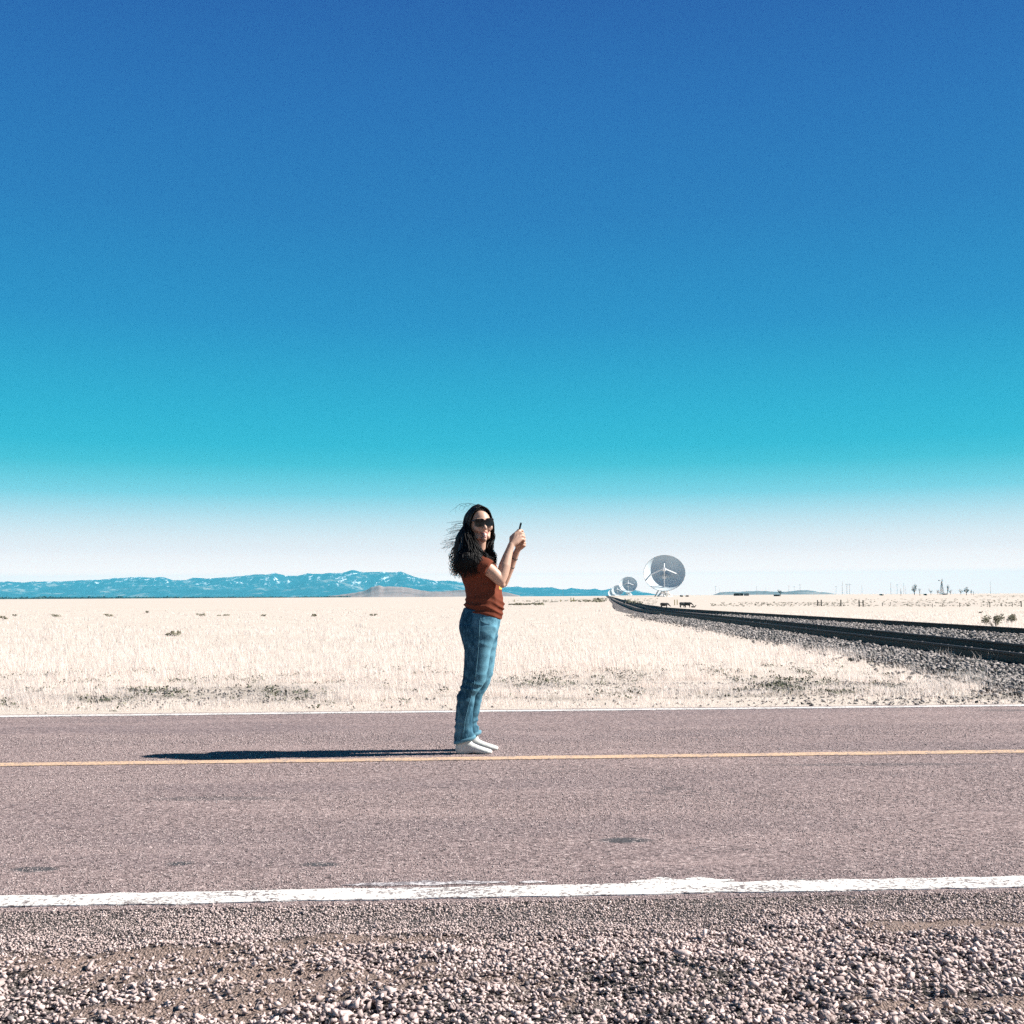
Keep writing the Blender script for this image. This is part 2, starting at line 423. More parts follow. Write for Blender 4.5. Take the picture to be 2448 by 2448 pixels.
def strip(name, y0, y1, z, mat, x0=-400, x1=400, nx=40, wob=0.0, seed=0):
    xs = np.linspace(x0, x1, nx) if not wob else np.concatenate([np.linspace(x0, -14, 12)[:-1], np.linspace(-14, 14, 700), np.linspace(14, x1, 12)[1:]])
    V = []; Fq = []
    for i, x in enumerate(xs):
        a = b = 0
        if wob:
            a = wob * (noise.noise(Vector((x * 2.2, seed, 0))) + .7 * noise.noise(Vector((x * 9, seed, 3))) + .5 * noise.noise(Vector((x * 31, seed, 3))))
            b = wob * (noise.noise(Vector((x * 2.2, seed, 9))) + .7 * noise.noise(Vector((x * 9, seed, 13))) + .5 * noise.noise(Vector((x * 31, seed, 13))))
        V += [(x, y0 + RS * x + a, z), (x, y1 + RS * x + b, z)]
        if i: Fq.append((2 * i - 2, 2 * i, 2 * i + 1, 2 * i - 1))
    n0 = len(V)
    for (x_, y_, _) in list(V): V.append((x_, y_, 0.0))
    for i in range(1, len(xs)):
        for e_ in (0, 1): a_, b_ = 2 * i - 2 + e_, 2 * i + e_; Fq.append((a_, b_, n0 + b_, n0 + a_))
    return link(name, mesh_from(name, V, Fq, mat, False))
tag(strip('road', 4.085, 10.90, 0.006, ROAD, wob=0.016, seed=1), 'pinkish grey chip sealed two lane road', kind='structure')
tag(strip('edge_marking_near', 4.140, 4.292, 0.0105, PWHITE, wob=0.022, seed=2), 'thick worn white line along the near edge of the road', kind='structure')
tag(strip('centre_marking', 7.555, 7.70, 0.0105, PYELL, wob=0.006, seed=3), 'solid yellow line down the middle of the road', kind='structure')
tag(strip('edge_marking_far', 10.66, 10.80, 0.0105, PWHITE, wob=0.012, seed=4), 'thin white line along the far edge of the road', kind='structure')
def relief(x, y):
    """height of the loose gravel bank, y measured square to the road"""
    e = ss2(3.98, 3.5, y)
    return e * (0.012 + 0.020 * max(0, noise.noise(Vector((x * 2.1, y * 3.0, 1.5))) + .25) + 0.020 * noise.noise(Vector((x * 6.5, y * 8, 4.0))) + 0.008 * noise.noise(Vector((x * 17, y * 19, 2.0)))) 
def ss2(a, b, x):
    t = min(1, max(0, (x - a) / (b - a))); return t * t * (3 - 2 * t)
def dirt(x, y):
    v = noise.noise(Vector((x * .9, y * 2.0, 6.0))) + .35 * noise.noise(Vector((x * 4, y * 7, 2.0)))
    for cx_, cy_, rx_, ry_ in ((-1.15, 3.50, .55, .16), (.95, 2.95, .45, .10), (-.45, 3.62, .35, .09), (.15, 3.05, .25, .06), (1.35, 3.62, .5, .08), (-1.0, 3.05, .3, .06)):
        q_ = ((x - cx_) / rx_) ** 2 + ((y - cy_) / ry_) ** 2; v += .75 * math.exp(-q_)
    return ss2(.36, .72, v)
V = []; Fq = []; gx = np.arange(-4.0, 4.001, .025); gy = np.arange(2.1, 4.131, .025); ng = len(gx)
for y in gy:
    for x in gx: V.append((x, y + RS * x, 0.003 + (relief(x, y) * ss2(2.1, 2.25, y) * ss2(4.0, 3.8, abs(x)) if 2.1 < y < 4.0 else 0)))
Fq = [(i * ng + j, i * ng + j + 1, (i + 1) * ng + j + 1, (i + 1) * ng + j) for i in range(len(gy) - 1) for j in range(ng - 1)]
for (xa, xb, ya, yb) in ((-400, 400, -6, 2.1), (-400, -4, 2.1, 4.13), (4, 400, 2.1, 4.13)):
    b = len(V); V += [(xa, ya + RS * xa, .003), (xb, ya + RS * xb, .003), (xb, yb + RS * xb, .003), (xa, yb + RS * xa, .003)]; Fq.append((b, b + 1, b + 2, b + 3))
me = mesh_from('gravel_shoulder', V, Fq, SHOULDER, True); at_ = me.attributes.new('dirt', 'FLOAT', 'POINT')
at_.data.foreach_set('value', [dirt(v[0], v[1] - RS * v[0]) if abs(v[0]) <= 4 else .2 for v in V])
tag(link('gravel_shoulder', me), 'grey and tan gravel shoulder in front of the road', kind='structure')
# smeared white paint beside the near line
def smear(x0, x1, yc, w, seed):
    xs = np.linspace(x0, x1, 90); V = []; Fq = []
    for i, x in enumerate(xs):
        t = math.sin(math.pi * (x - x0) / (x1 - x0)) ** 0.5
        a = .35 * w * t * (1 + noise.noise(Vector((x * 12, seed, 0)))); b = .65 * w * t * (1 + noise.noise(Vector((x * 14, seed, 5))))
        V += [(x, yc + RS * x - a, 0.0085), (x, yc + RS * x + b, 0.0085)]
        if i: Fq.append((2 * i - 2, 2 * i, 2 * i + 1, 2 * i - 1))
    return V, Fq
mb = MB(); mb.add(*smear(-0.62, -0.02, 4.355, 0.055, 3)); mb.add(*smear(0.02, 0.12, 4.35, 0.03, 5))
SM = paint_mat('smeared_white_paint', (0.62, 0.58, 0.58), 0.85, (0.16, 0.135, 0.14))
tag(mb.build('smeared_marking', SM), 'smeared pale paint patch above the near white line', kind='structure')
mb = MB(); mb.add(*smear(0.42, 0.80, 4.32, 0.075, 8))
tag(mb.build('bulging_marking', PWHITE), 'bulge of white paint on the near road line', kind='structure')

# ------------------------------------------------------------------ stones
def rocks_base(k=10):
    out = []
    for i in range(k):
        bm = bmesh.new(); r2 = random.Random(100 + i)
        for _ in range(8):
            d = Vector((r2.gauss(0, 1), r2.gauss(0, 1), r2.gauss(0, 1))).normalized() * r2.uniform(.8, 1.3)
            bm.verts.new((d.x * 1.15, d.y, d.z * .75))
        h = bmesh.ops.convex_hull(bm, input=bm.verts)
        bmesh.ops.delete(bm, geom=list({g for g in h['geom_interior'] if isinstance(g, bmesh.types.BMVert)}), context='VERTS')
        bmesh.ops.triangulate(bm, faces=bm.faces); bm.verts.index_update()
        out.append((np.array([v.co[:] for v in bm.verts]), np.array([[v.index for v in f.verts] for f in bm.faces]))); bm.free()
    return out
RB = rocks_base()
def rand_rot(n):
    q = rng.normal(size=(n, 4)); q /= np.linalg.norm(q, axis=1)[:, None]; w, x, y, z = q.T
    return np.stack([np.stack([1 - 2 * (y * y + z * z), 2 * (x * y - z * w), 2 * (x * z + y * w)], 1),
                     np.stack([2 * (x * y + z * w), 1 - 2 * (x * x + z * z), 2 * (y * z - x * w)], 1),
                     np.stack([2 * (x * z - y * w), 2 * (y * z + x * w), 1 - 2 * (x * x + y * y)], 1)], 1)
def stones(name, P, S, mat, flat=0.7):
    Vs = []; Fs = []; off = 0; which = rng.integers(0, len(RB), len(P)); 
    for k, (bv, bf) in enumerate(RB):
        idx = np.nonzero(which == k)[0]; m = len(idx)
        if not m: continue
        Rm = rand_rot(m); sc = S[idx, None] * rng.uniform(0.55, 1.35, (m, 3))
        v = bv[None] * sc[:, None, :]; v = np.einsum('nij,nkj->nki', Rm, v); v[..., 2] *= flat; v += P[idx][:, None, :]
        f = bf[None] + (np.arange(m) * len(bv))[:, None, None] + off
        Vs.append(v.reshape(-1, 3)); Fs.append(f.reshape(-1, 3)); off += m * len(bv)
    return link(name, np_mesh(name, np.concatenate(Vs), np.concatenate(Fs), mat, False))
def nz(x, y, s, seed=0.0):
    return np.array([noise.noise(Vector((a * s, b * s, seed))) for a, b in zip(x, y)])
# near shoulder gravel
N = 150000
x = rng.uniform(-3.3, 3.3, N); y = np.where(rng.uniform(0, 1, N) < .36, 4.10 - rng.uniform(0, 1, N) * .75, 4.11 - rng.uniform(0, 1, N) * 1.75)
n1 = nz(x, y, 1.6, 2); n2 = nz(x, y, 5.0, 7)
edge = ss(3.95, 3.25, y + 0.10 * n1 * 3 - RS * x)
keep = rng.uniform(0, 1, N) < np.clip(0.75 + 0.4 * edge - 0.9 * np.array([dirt(a, b) for a, b in zip(x, y)]), 0.07, 1)
x, y, edge, n1, n2 = (q[keep] for q in (x, y, edge, n1, n2))
s = (0.0032 + 0.0050 * edge * rng.uniform(0.1, 1.3, len(x)) ** 1.4) * (1 + 0.35 * ss(-0.1, 0.4, n1))
s *= np.where(rng.uniform(0, 1, len(x)) < 0.03, rng.uniform(1.3, 1.8, len(x)), 1)
z = 0.003 + s * rng.uniform(0.0, 1.1, len(x)) + np.array([relief(a, b) for a, b in zip(x, y)])
tag(stones('loose_gravel', np.stack([x, y + RS * x, z], 1), s, STONE), 'pale crushed stones scattered over the near road shoulder', 'gravel', kind='stuff')

# aggregate chips standing proud of the seal in the near part of the road
CHIP = stone_mat('seal_chips', (0.03, 0.03, 0.032), (0.20, 0.155, 0.15), (0.40, 0.325, 0.31))
N = 190000
y = 4.10 + 5.2 * rng.uniform(0, 1, N) ** 1.35; x = rng.uniform(-1, 1, N) * (0.46 * y + .9)
n5 = nz(x * .5, y, 1.3, 31); ok = rng.uniform(0, 1, N) < .55 + 1.1 * n5; x, y = x[ok], y[ok]
ok = ~((y > 4.13) & (y < 4.31) & (rng.uniform(0, 1, len(x)) < .93)) & ~((y > 7.54) & (y < 7.72)); x, y = x[ok], y[ok]
d_ = CR @ Vector(((1492 - 1224) / F, (1224 - 2012) / F, -1.0)); t_ = -CAMH / d_.z
ok = (((x - d_.x * t_) / .16) ** 2 + ((y + RS * x - d_.y * t_) / .07) ** 2 > 1) | (rng.uniform(0, 1, len(x)) < .25); x, y = x[ok], y[ok]
s = rng.uniform(0.0024, 0.0052, len(x)) * (1 + (y - 4) * .10)
BASE_RB = RB; o6 = np.array([(1, .2, 0), (-.9, -.2, .1), (0.1, 1, 0), (-.1, -.9, 0), (.2, .1, .8), (0, 0, -.7)], float)
RB = [(o6 * q_, np.array([(0, 2, 4), (2, 1, 4), (1, 3, 4), (3, 0, 4), (2, 0, 5), (1, 2, 5), (3, 1, 5), (0, 3, 5)])) for q_ in (np.array([1, 1, 1]), np.array([1.2, .8, .9]), np.array([.8, 1.1, 1.1]))]
tag(stones('road_aggregate', np.stack([x, y + RS * x, .0055 + s * rng.uniform(.0, .35, len(x))], 1), s, CHIP, .6), 'small pink and grey stone chips bedded in the road seal', 'aggregate', kind='stuff')
RB = BASE_RB

# ballast bed sheet and ballast stones
def bed_mat():
    m = Mat('ballast_bed', 0.95, 0.1)
    v = m.voro(22, out='Color'); sp = m.N.new('ShaderNodeSeparateColor'); m.lk(v, sp.inputs[0])
    m.color(m.ramp(sp.outputs[0], [(0, (0.010, 0.014, 0.014)), (0.5, (0.09, 0.083, 0.080)), (1, (0.30, 0.26, 0.25))]))
    m.bump(m.voro(22), 0.8, 0.03); return m.m
BED = bed_mat()
Ys = np.concatenate([np.arange(11.4, 70, 1.0), np.arange(70, 200, 4), np.arange(200, 1500, 40)])
V = []; Fq = []
for i, yy in enumerate(Ys):
    wl = (1.75 - .5 * float(ss(30, 70, yy)) - .55 * float(ss(80, 160, yy))) + 0.25 * noise.noise(Vector((yy * .8, 1, 1))); c0 = float(trackC(yy)); a0 = float(trackA(yy))
    wr = 0.35 + 0.2 * noise.noise(Vector((yy * .9, 5, 1)))
    zz = 0.012 + float(terrain(c0 + 2, yy)) + (0.0 if yy < 90 else 0.03)
    for t in (0, .5, 1): V.append((c0 - wl + (a0 + wr - c0 + wl) * t, yy, zz))
    if i: 
        k = 3 * i; Fq += [(k - 3, k - 2, k + 1, k), (k - 2, k - 1, k + 2, k + 1)]
tag(link('ballast_bed', mesh_from('ballast_bed', V, Fq, BED, False)), 'grey stone ballast under the railway', kind='structure')
N = 60000
y = 11.8 + 48 * rng.uniform(0, 1, N) ** 1.5; c0 = trackC(y); a0 = trackA(y); t = rng.uniform(-2.5, 6.2, N); x = c0 + t
ok = (t > -1.7 - .3 * rng.normal(size=N)) & (x < a0 + .3) & (rng.uniform(0, 1, N) < np.where(t < 0, 1, .7)) & (x < 0.62 * y + 3)
for q in (x - c0, x - trackB(y), x - a0): ok &= ~((q > -.20) & (q < .10))
x, y, t = x[ok], y[ok], t[ok]
s = rng.uniform(0.018, 0.042, len(x)) * (1 + y / 120)
tag(stones('ballast_stones', np.stack([x, y, .012 + s * .4 + .02 * rng.uniform(0, 1, len(x))], 1), s, BALLAST), 'angular grey ballast stones beside and between the rails', 'ballast', kind='stuff')

# ------------------------------------------------------------------ rails
def rail_rust():
    m = Mat('rusted_rail_steel', 0.6, 0.3)
    m.color(m.ramp(m.noise(14, 4), [(0.3, (0.010, 0.009, 0.009)), (0.7, (0.035, 0.024, 0.018))])); m.bump(m.noise(60), .3, .004); return m.m
RAIL = rail_rust()
prof = [(-.075, 0), (-.075, .012), (-.014, .03), (-.010, .128), (-.038, .138), (-.038, .168), (-.031, .174), (.031, .174), (.038, .168), (.038, .138), (.010, .128), (.014, .03), (.075, .012), (.075, 0)]
Yr = np.concatenate([np.arange(2, 60, 0.8), np.arange(60, 220, 3), np.arange(220, 720, 20), np.arange(720, 1500, 60)])
def rail(fn, parent, ymax=1e9, extra=0.0):
    V = []; Fq = []; k = len(prof); rows = 0
    for yy in Yr:
        if yy > ymax: break
        x0 = float(fn(yy)); e = 0.5; dx = float(fn(yy + e)) - x0
        nrm = Vector((e, -dx, 0)).normalized()
        zt = 0.010 + float(terrain(trackC(yy) + 2, yy)) + (0 if yy < 90 else .03); sink = 0.145 * (1 - float(ss(12.2, 14.5, yy)))
        for a, b in prof: V.append(Vector((x0, yy, zt + b - sink)) + nrm * a)
        if rows:
            for j in range(k): Fq.append(((rows - 1) * k + j, (rows - 1) * k + (j + 1) % k, rows * k + (j + 1) % k, rows * k + j))
        rows += 1
    o = link('rail', mesh_from('rail', V, Fq, RAIL, False), parent)
    return o
TIE = plain('weathered_tie_wood', (0.30, 0.25, 0.22), 0.9, 0.1, 0.3, 10)
t1 = empty('railway_track', (0, 0, 0)); tag(t1, 'nearer railway track with two dark rails close together', 'railway track')
rail(trackC, t1); rail(trackB, t1)
yy = 14.5; k = 0
while k < 72:
    x0 = float(trackC(yy)); w = .30; a0 = rnd.uniform(-.02, .02)
    m = MB().box((x0 + .62, yy, 0.012), (2.0 + rnd.uniform(-.1, .2), .23, .035 + rnd.uniform(0, .012)), Matrix.Rotation(a0, 3, 'Z')); m.build('tie', TIE, t1)
    yy += .62; k += 1
t2 = empty('railway_track', (0, 0, 0)); tag(t2, 'farther railway rail running behind the strip of grey ballast', 'railway track')
rail(trackA, t2)
yy = 15.5
for k in range(60):
    x0 = float(trackA(yy)); MB().box((x0 - .1, yy, 0.012), (1.1, .23, .04 + rnd.uniform(0, .01)), Matrix.Rotation(rnd.uniform(-.03, .03), 3, 'Z')).build('tie', TIE, t2); yy += .66

# ------------------------------------------------------------------ grass
def blades(P, H, Wd, lean=0.5, segs=2, wind=(-0.10, 0)):
    n = len(P); th = rng.uniform(0, 2 * math.pi, n); fx = np.cos(th) ; fy = np.sin(th)
    ld = rng.uniform(0, 2 * math.pi, n); la = rng.uniform(0.1, 1, n) * lean
    lx = np.cos(ld) * la * H + wind[0] * H; ly = np.sin(ld) * la * H + wind[1] * H
    V = np.zeros((n, 5, 3), np.float32)
    for i, (w, t) in enumerate(((1, 0), (-1, 0), (.7, .5), (-.7, .5), (0, 1))):
        q = t ** 1.7
        V[:, i, 0] = P[:, 0] + fx * w * Wd / 2 + lx * q; V[:, i, 1] = P[:, 1] + fy * w * Wd / 2 + ly * q; V[:, i, 2] = P[:, 2] + H * (t - .12 * q)
    b = (np.arange(n) * 5)[:, None]
    Tr = np.concatenate([b + [0, 1, 3], b + [0, 3, 2], b + [2, 3, 4]])
    return V.reshape(-1, 3), Tr
def grass_field():
    Vs = []; Ts = []; off = 0
    for (ya, yb, cnt, bl, h0, w0) in ((11.0, 15, 5200, 26, .11, .0034), (14.5, 23, 5200, 26, .13, .0050), (22, 38, 4200, 18, .12, .008), (37, 75, 3200, 9, .11, .016), (74, 150, 1500, 6, .12, .035)):
        yt = rng.uniform(ya, yb, cnt); half = 0.47 * yt + 2.0; xt = rng.uniform(-1, 1, cnt) * half
        n1 = nz(xt, yt, .45, 3.0); n2 = nz(xt, yt, 1.6, 8.0)
        dist = yt - RS * xt
        pr = .35 + .65 * ss(-.25, .25, nz(xt, yt, .22, 14.0) + .6 * nz(xt, yt, .9, 17.0)) if ya > 14 else np.ones(cnt)
        bare = ss(16.5, 13.5, dist) * ss(-.2, .2, n1 + .9 * n2) * ss(11.3, 12.2, dist)
        pr -= .93 * bare
        tl = xt - trackC(yt)
        edge = -(1.35 + .35 * ss(13, 18, yt) - .5 * ss(30, 70, yt)) + .5 * n2
        pr *= np.where(tl < edge, 1, np.where(tl < -.3, .12, .02)); pr = np.where((xt > trackA(yt) + .8), 1, pr)
        pr = np.where((dist < 12.3) & (xt > 1.8) & (n2 > -.25), pr * .25, pr); pr = np.where(dist < 10.95, 0, pr)
        ok = rng.uniform(0, 1, cnt) < pr; xt, yt, n1, dist, bare = xt[ok], yt[ok], n1[ok], dist[ok], bare[ok]; c = len(xt)
        spread = .05 + .05 * (yt / 15)
        P = np.repeat(np.stack([xt, yt, terrain(xt, yt)], 1), bl, 0); P[:, 0] += rng.normal(size=len(P)) * np.repeat(spread, bl); P[:, 1] += rng.normal(size=len(P)) * np.repeat(spread, bl)
        hs = h0 * rng.uniform(.4, 1.3, c) ** 1.3 * (1 + .8 * n1) * np.where(rng.uniform(0, 1, c) < .08, 1.7, 1) * (0.28 + .72 * ss(11.0, 12.6, dist)) * (1 - .5 * bare)
        H = np.repeat(hs, bl) * rng.uniform(.6, 1.2, len(P)); H = np.clip(H, .015, .5)
        q = P[:, 1] - RS * P[:, 0] > 10.86; P = P[q]; H = H[q]
        v, t = blades(P, H, w0 * rng.uniform(.6, 1.3, len(P)))
        Vs.append(v); Ts.append(t + off); off += len(v)
    return np.concatenate(Vs), np.concatenate(Ts)
v, t = grass_field()
tag(link('dry_grass', np_mesh('dry_grass', v, t, GRASS)), 'pale bleached dry grass covering the plain beyond the road', 'grass', kind='stuff')

def leaf_cloud(centers, radii, per, size, flatten=1.0):
    """many small quads filling ellipsoids"""
    Vs = []; n = 0
    for c, r in zip(centers, radii):
        d = rng.normal(size=(per, 3)); d /= np.linalg.norm(d, axis=1)[:, None]; d *= (rng.uniform(0.1, 1, per) ** (1 / 2.2))[:, None]
        p = np.array(c)[None] + d * np.array(r)[None] * np.array([1, 1, flatten])
        Rm = rand_rot(per); q = np.array([[-1, -.6, 0], [1, -.6, 0], [1, .6, 0], [-1, .6, 0]]) * size * .5
        s = rng.uniform(.5, 1.4, (per, 1, 1))
        Vs.append(np.einsum('nij,kj->nki', Rm, q) * s + p[:, None, :])
    V = np.concatenate(Vs).reshape(-1, 3); return V, np.arange(len(V)).reshape(-1, 4)
# dark weeds and litter in the barer verge
N = 6500
x = rng.uniform(-8.5, 8.0, N); y = rng.uniform(11.1, 17.5, N) + RS * x
n1 = nz(x, y, .45, 3.0); n2 = nz(x, y, 1.6, 8.0); dist = y - RS * x
n3 = nz(x, y, 1.1, 40.0); pr = .85 * ss(0, .35, .35 * n1 + .8 * n2 + .6 * n3) * ss(19.0, 14.5, dist) * ss(11.4, 12.4, dist) + .03
ok = (rng.uniform(0, 1, N) < pr * .75) & (x - trackC(y) < -.3); x, y = x[ok], y[ok]
cs = np.stack([x, y, np.full(len(x), .02)], 1)
v, t = leaf_cloud(cs, [(.08, .05, .035)] * len(cs), 9, .022)
v[:, 2] = np.maximum(v[:, 2], .004)
tag(link('verge_weeds', np_mesh('verge_weeds', v, t, WEED)), 'dark low weeds speckling the verge beyond the road', 'weeds', kind='stuff')
N = 11000
x = rng.uniform(-8, 8, N); y = rng.uniform(10.95, 14, N) + RS * x; n1 = nz(x, y, .45, 3.0); n2 = nz(x, y, 1.6, 8.0)
ok = rng.uniform(0, 1, N) < ss(-.1, .2, n1 + .6 * n2) * .6 * ss(11.3, 12.2, y - RS * x) + .05 + .8 * ss(1.0, 4, x); x, y = x[ok], y[ok]; ok = x < trackC(y) - 1.2; x, y = x[ok], y[ok]
s = rng.uniform(.007, .022, len(x))
tag(stones('verge_stones', np.stack([x, y, s * .4], 1), s, BALLAST), 'small grey stones in the far verge of the road', 'stones', kind='stuff')

def scrub_patch(px0, px1, py0, py1, Yf, n, rr, size, seed=0):
    cs = []; rs = []
    for i in range(n):
        px = rnd.uniform(px0, px1); py = rnd.uniform(py0, py1)
        cs.append((px, py))
    return cs
# bands of low scrub along the far fence lines (things nobody could count)
cs = []; rs = []
def ground_hit(px, py, lo=20, hi=1400):
    """first place where the sight line through a pixel meets the terrain"""
    d = CR @ Vector(((px - 1224) / F, (1224 - py) / F, -1.0)); Y = lo
    while Y < hi:
        z = CAMH + d.z * Y / d.y; x = d.x * Y / d.y
        if z <= float(terrain(x, Y)): return Vector((x, Y, float(terrain(x, Y))))
        Y *= 1.01
    return None
def band(px0, px1, py0, py1, n, hgt, power=1.0):
    for i in range(n):
        px = px0 + (px1 - px0) * rnd.random(); py = py0 + (py1 - py0) * rnd.random() ** power
        p = ground_hit(px, py)
        if p is None: continue
        r = hgt * rnd.uniform(.5, 1.3)
        cs.append((p.x, p.y, p.z + r * .4)); rs.append((r * rnd.uniform(1.0, 2.2), r, r * .55))
band(1700, 2448, 1440, 1450, 330, .22, .6); band(2000, 2448, 1432, 1442, 150, .35); band(1800, 2010, 1440, 1447, 70, .3)
band(1500, 1572, 1431, 1446, 70, .35); band(1418, 1450, 1431, 1440, 46, .35); band(1215, 1440, 1436, 1440, 60, .22)
band(1215, 1300, 1444, 1447, 46, .2); band(1250, 1400, 1434, 1439, 30, .25); band(2330, 2448, 1424, 1430, 40, 1.0)
v, t = leaf_cloud(cs, rs, 16, .17)
tag(link('fence_line_scrub', np_mesh('fence_line_scrub', v, t, SCRUB)), 'low grey green scrub in bands along the far fences', 'scrub', kind='stuff')

# ------------------------------------------------------------------ shrubs as things
def shrub(name, px, py, wpx, hpx, label, cat, group=None, mat=SCRUB, per=140, size=.05, ):
    p = ground_hit(px, py); k = p.y / F; w = wpx * k / 2; h = hpx * k
    root = empty(name, p); tag(root, label, cat, group)
    lob = [(rnd.uniform(-.75, .75) * w, rnd.uniform(-.4, .4) * w, h * rnd.uniform(.25, .8)) for _ in range(9)]
    v, t = leaf_cloud(lob, [(w * .28, w * .30, h * .28)] * 9, per // 2, size * .7 * max(1, h / .4))
    v[:, 2] = np.maximum(v[:, 2], .01)
    link('foliage', np_mesh('foliage', v, t, mat), root)
    m = MB()
    for q in lob:
        m.tube([(0, 0, -.02), (q[0] * .5, q[1] * .5, q[2] * .55), q], [h * .03, h * .02, h * .008], 5)
    m.build('stems', BARK, root)
    return root
shrub('sagebrush', 2378, 1501, 62, 32, 'loose grey green sagebrush just behind the far rail at the right', 'shrub', 'sagebrush behind the rails')
shrub('sagebrush', 2419, 1489, 40, 20, 'denser green sagebrush at the far right, up from the loose one', 'shrub', 'sagebrush behind the rails')
for (px, py, w, h, lb) in ((8, 1481, 22, 9, 'brown shrub cut by the left edge of the photo'), (35, 1474, 12, 6, 'tiny brown shrub second from the left edge'),
        (130, 1476, 44, 9, 'wide tan shrub under the left end of the mountains'), (258, 1475, 26, 8, 'tan shrub between the wide one and the tiny pale tuft'),
        (352, 1466, 10, 6, 'tiny pale tuft standing farther out on the plain'), (416, 1521, 44, 13, 'larger tan shrub nearest to the road on the left plain'),
        (480, 1474, 24, 8, 'dark tan shrub under the middle of the range'), (530, 1473, 42, 4, 'long flat tan shrub right of the dark tan one'),
        (630, 1474, 14, 5, 'small round tan shrub left of the snowy summit'), (752, 1474, 18, 7, 'small olive shrub below the snowy summit'),
        (893, 1473, 26, 6, 'flat tan shrub between the foothill and the road'), (2345, 1466, 9, 5, 'little olive shrub right of centre between fence and rails')):
    shrub('dry_shrub', px, py, w, h, lb, 'shrub', 'dry shrubs dotted over the plain', per=60, size=.05)

# ------------------------------------------------------------------ mountains and hills
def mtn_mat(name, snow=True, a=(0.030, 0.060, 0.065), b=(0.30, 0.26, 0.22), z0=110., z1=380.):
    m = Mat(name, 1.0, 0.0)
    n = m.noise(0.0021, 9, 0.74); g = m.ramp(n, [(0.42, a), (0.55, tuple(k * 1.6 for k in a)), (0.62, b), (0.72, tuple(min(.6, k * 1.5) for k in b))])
    if snow:
        s = m.noise(0.0052, 9, 0.76, sc=(1.5, .5, .8), dist=0.5)
        zz = m.mask(m.sep('Z'), z0, z1)
        g = m.mix(m.math('MULTIPLY', m.mask(s, 0.565, 0.60), zz), g, (0.88, 0.88, 0.90))
    m.color(g); return m.m
RANGE = [(-700, 1400), (-400, 1396), (-150, 1393), (0, 1391), (19, 1390), (61, 1393), (74, 1391), (144, 1390), (193, 1387), (241, 1386), (273, 1382), (305, 1381), (337, 1379), (365, 1382), (391, 1380), (414, 1387), (443, 1387), (462, 1381), (497, 1383), (539, 1380), (580, 1377), (612, 1373),
         (638, 1374), (657, 1369.5), (686, 1376.5), (712, 1376.5), (734, 1371), (769, 1372), (779, 1370), (817, 1370), (843, 1362), (869, 1368), (907, 1367), (933, 1369), (959, 1367), (971, 1372), (994, 1380), (1020, 1384.5), (1042, 1389), (1074, 1388), (1103, 1391.6), (1140, 1397), (1196, 1404.6), (1233, 1402), (1247, 1404),
         (1296, 1404.6), (1318, 1404), (1337, 1408), (1351, 1409), (1367, 1405.6), (1388, 1408.5), (1412, 1409), (1420, 1407), (1440, 1411), (1461, 1407), (1490, 1406), (1520, 1410.5), (1534, 1414.4), (1558, 1419), (1580, 1423)]
def ridge(name, prof, Yd, depth, mat, nx, ny, rough, seed, label, base_px=1427):
    xs = np.linspace(prof[0][0], prof[-1][0], nx); hy = np.interp(xs, [p[0] for p in prof], [p[1] for p in prof])
    V = []; 
    for j in range(ny + 1):
        t = j / ny                # 0 = foot in front, 0.6 = crest, 1 = behind
        for i in range(nx):
            crest = at(xs[i], hy[i] + .9 * noise.fractal(Vector((xs[i] / 14, seed, 0)), .9, 2.0, 4), Yd); ztop = crest.z + 16
            Y = Yd + (t - .6) * depth; X = crest.x * Y / Yd
            if t <= .6: e = (t / .6)
            else: e = max(0, (1 - t) / .4)
            ns = noise.fractal(Vector((X / (depth * .22), Y / (depth * .5), seed)), 1.0, 2.1, 6)
            rg = 1 - abs(noise.noise(Vector((X / (depth * .16), Y / (depth * .9), seed + 5)))) * 2
            prf = e ** (1.25)
            zz = ztop * prf * (1 + rough * (ns * .8 + rg * .35 - .2) * (1 - e ** 4) * (1.0 if t < .6 else .5))
            V.append((X, Y, -16 + max(zz, 0)))
    Fq = [(j * nx + i, j * nx + i + 1, (j + 1) * nx + i + 1, (j + 1) * nx + i) for j in range(ny) for i in range(nx - 1)]
    return tag(link(name, np_mesh(name, np.array(V), np.array(Fq), mat, True)), label, kind='structure')
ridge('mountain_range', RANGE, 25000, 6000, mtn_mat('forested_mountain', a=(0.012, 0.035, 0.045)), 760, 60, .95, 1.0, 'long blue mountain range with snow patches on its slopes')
HILL = [(785, 1425), (830, 1419), (869, 1412), (888, 1402), (907, 1397.5), (918, 1401), (927, 1400.6), (959, 1402), (984, 1405.4), (1007, 1411), (1030, 1414), (1061, 1413), (1093, 1410), (1140, 1407.5), (1196, 1412.5), (1219, 1417), (1243, 1424)]
ridge('foothill', HILL, 8200, 1700, mtn_mat('brown_foothill', False, (0.19, 0.14, 0.125), (0.30, 0.24, 0.21)), 160, 26, .4, 9.0, 'low brown foothill in front of the mountain range')
RH = [(1705, 1422), (1721, 1416), (1752, 1414.4), (1762, 1415.5), (1777, 1414), (1799, 1413), (1835, 1413), (1850, 1414.7), (1876, 1414.7), (1897, 1413), (1908, 1410.8), (1928, 1411), (1943, 1412.5), (1960, 1416), (1982, 1417), (2000, 1421)]
ridge('low_hills', RH, 9000, 1600, mtn_mat('grey_low_hills', False, (0.12, 0.12, 0.12), (0.32, 0.29, 0.27)), 120, 20, .4, 21.0, 'low grey hills on the horizon right of the large dish')
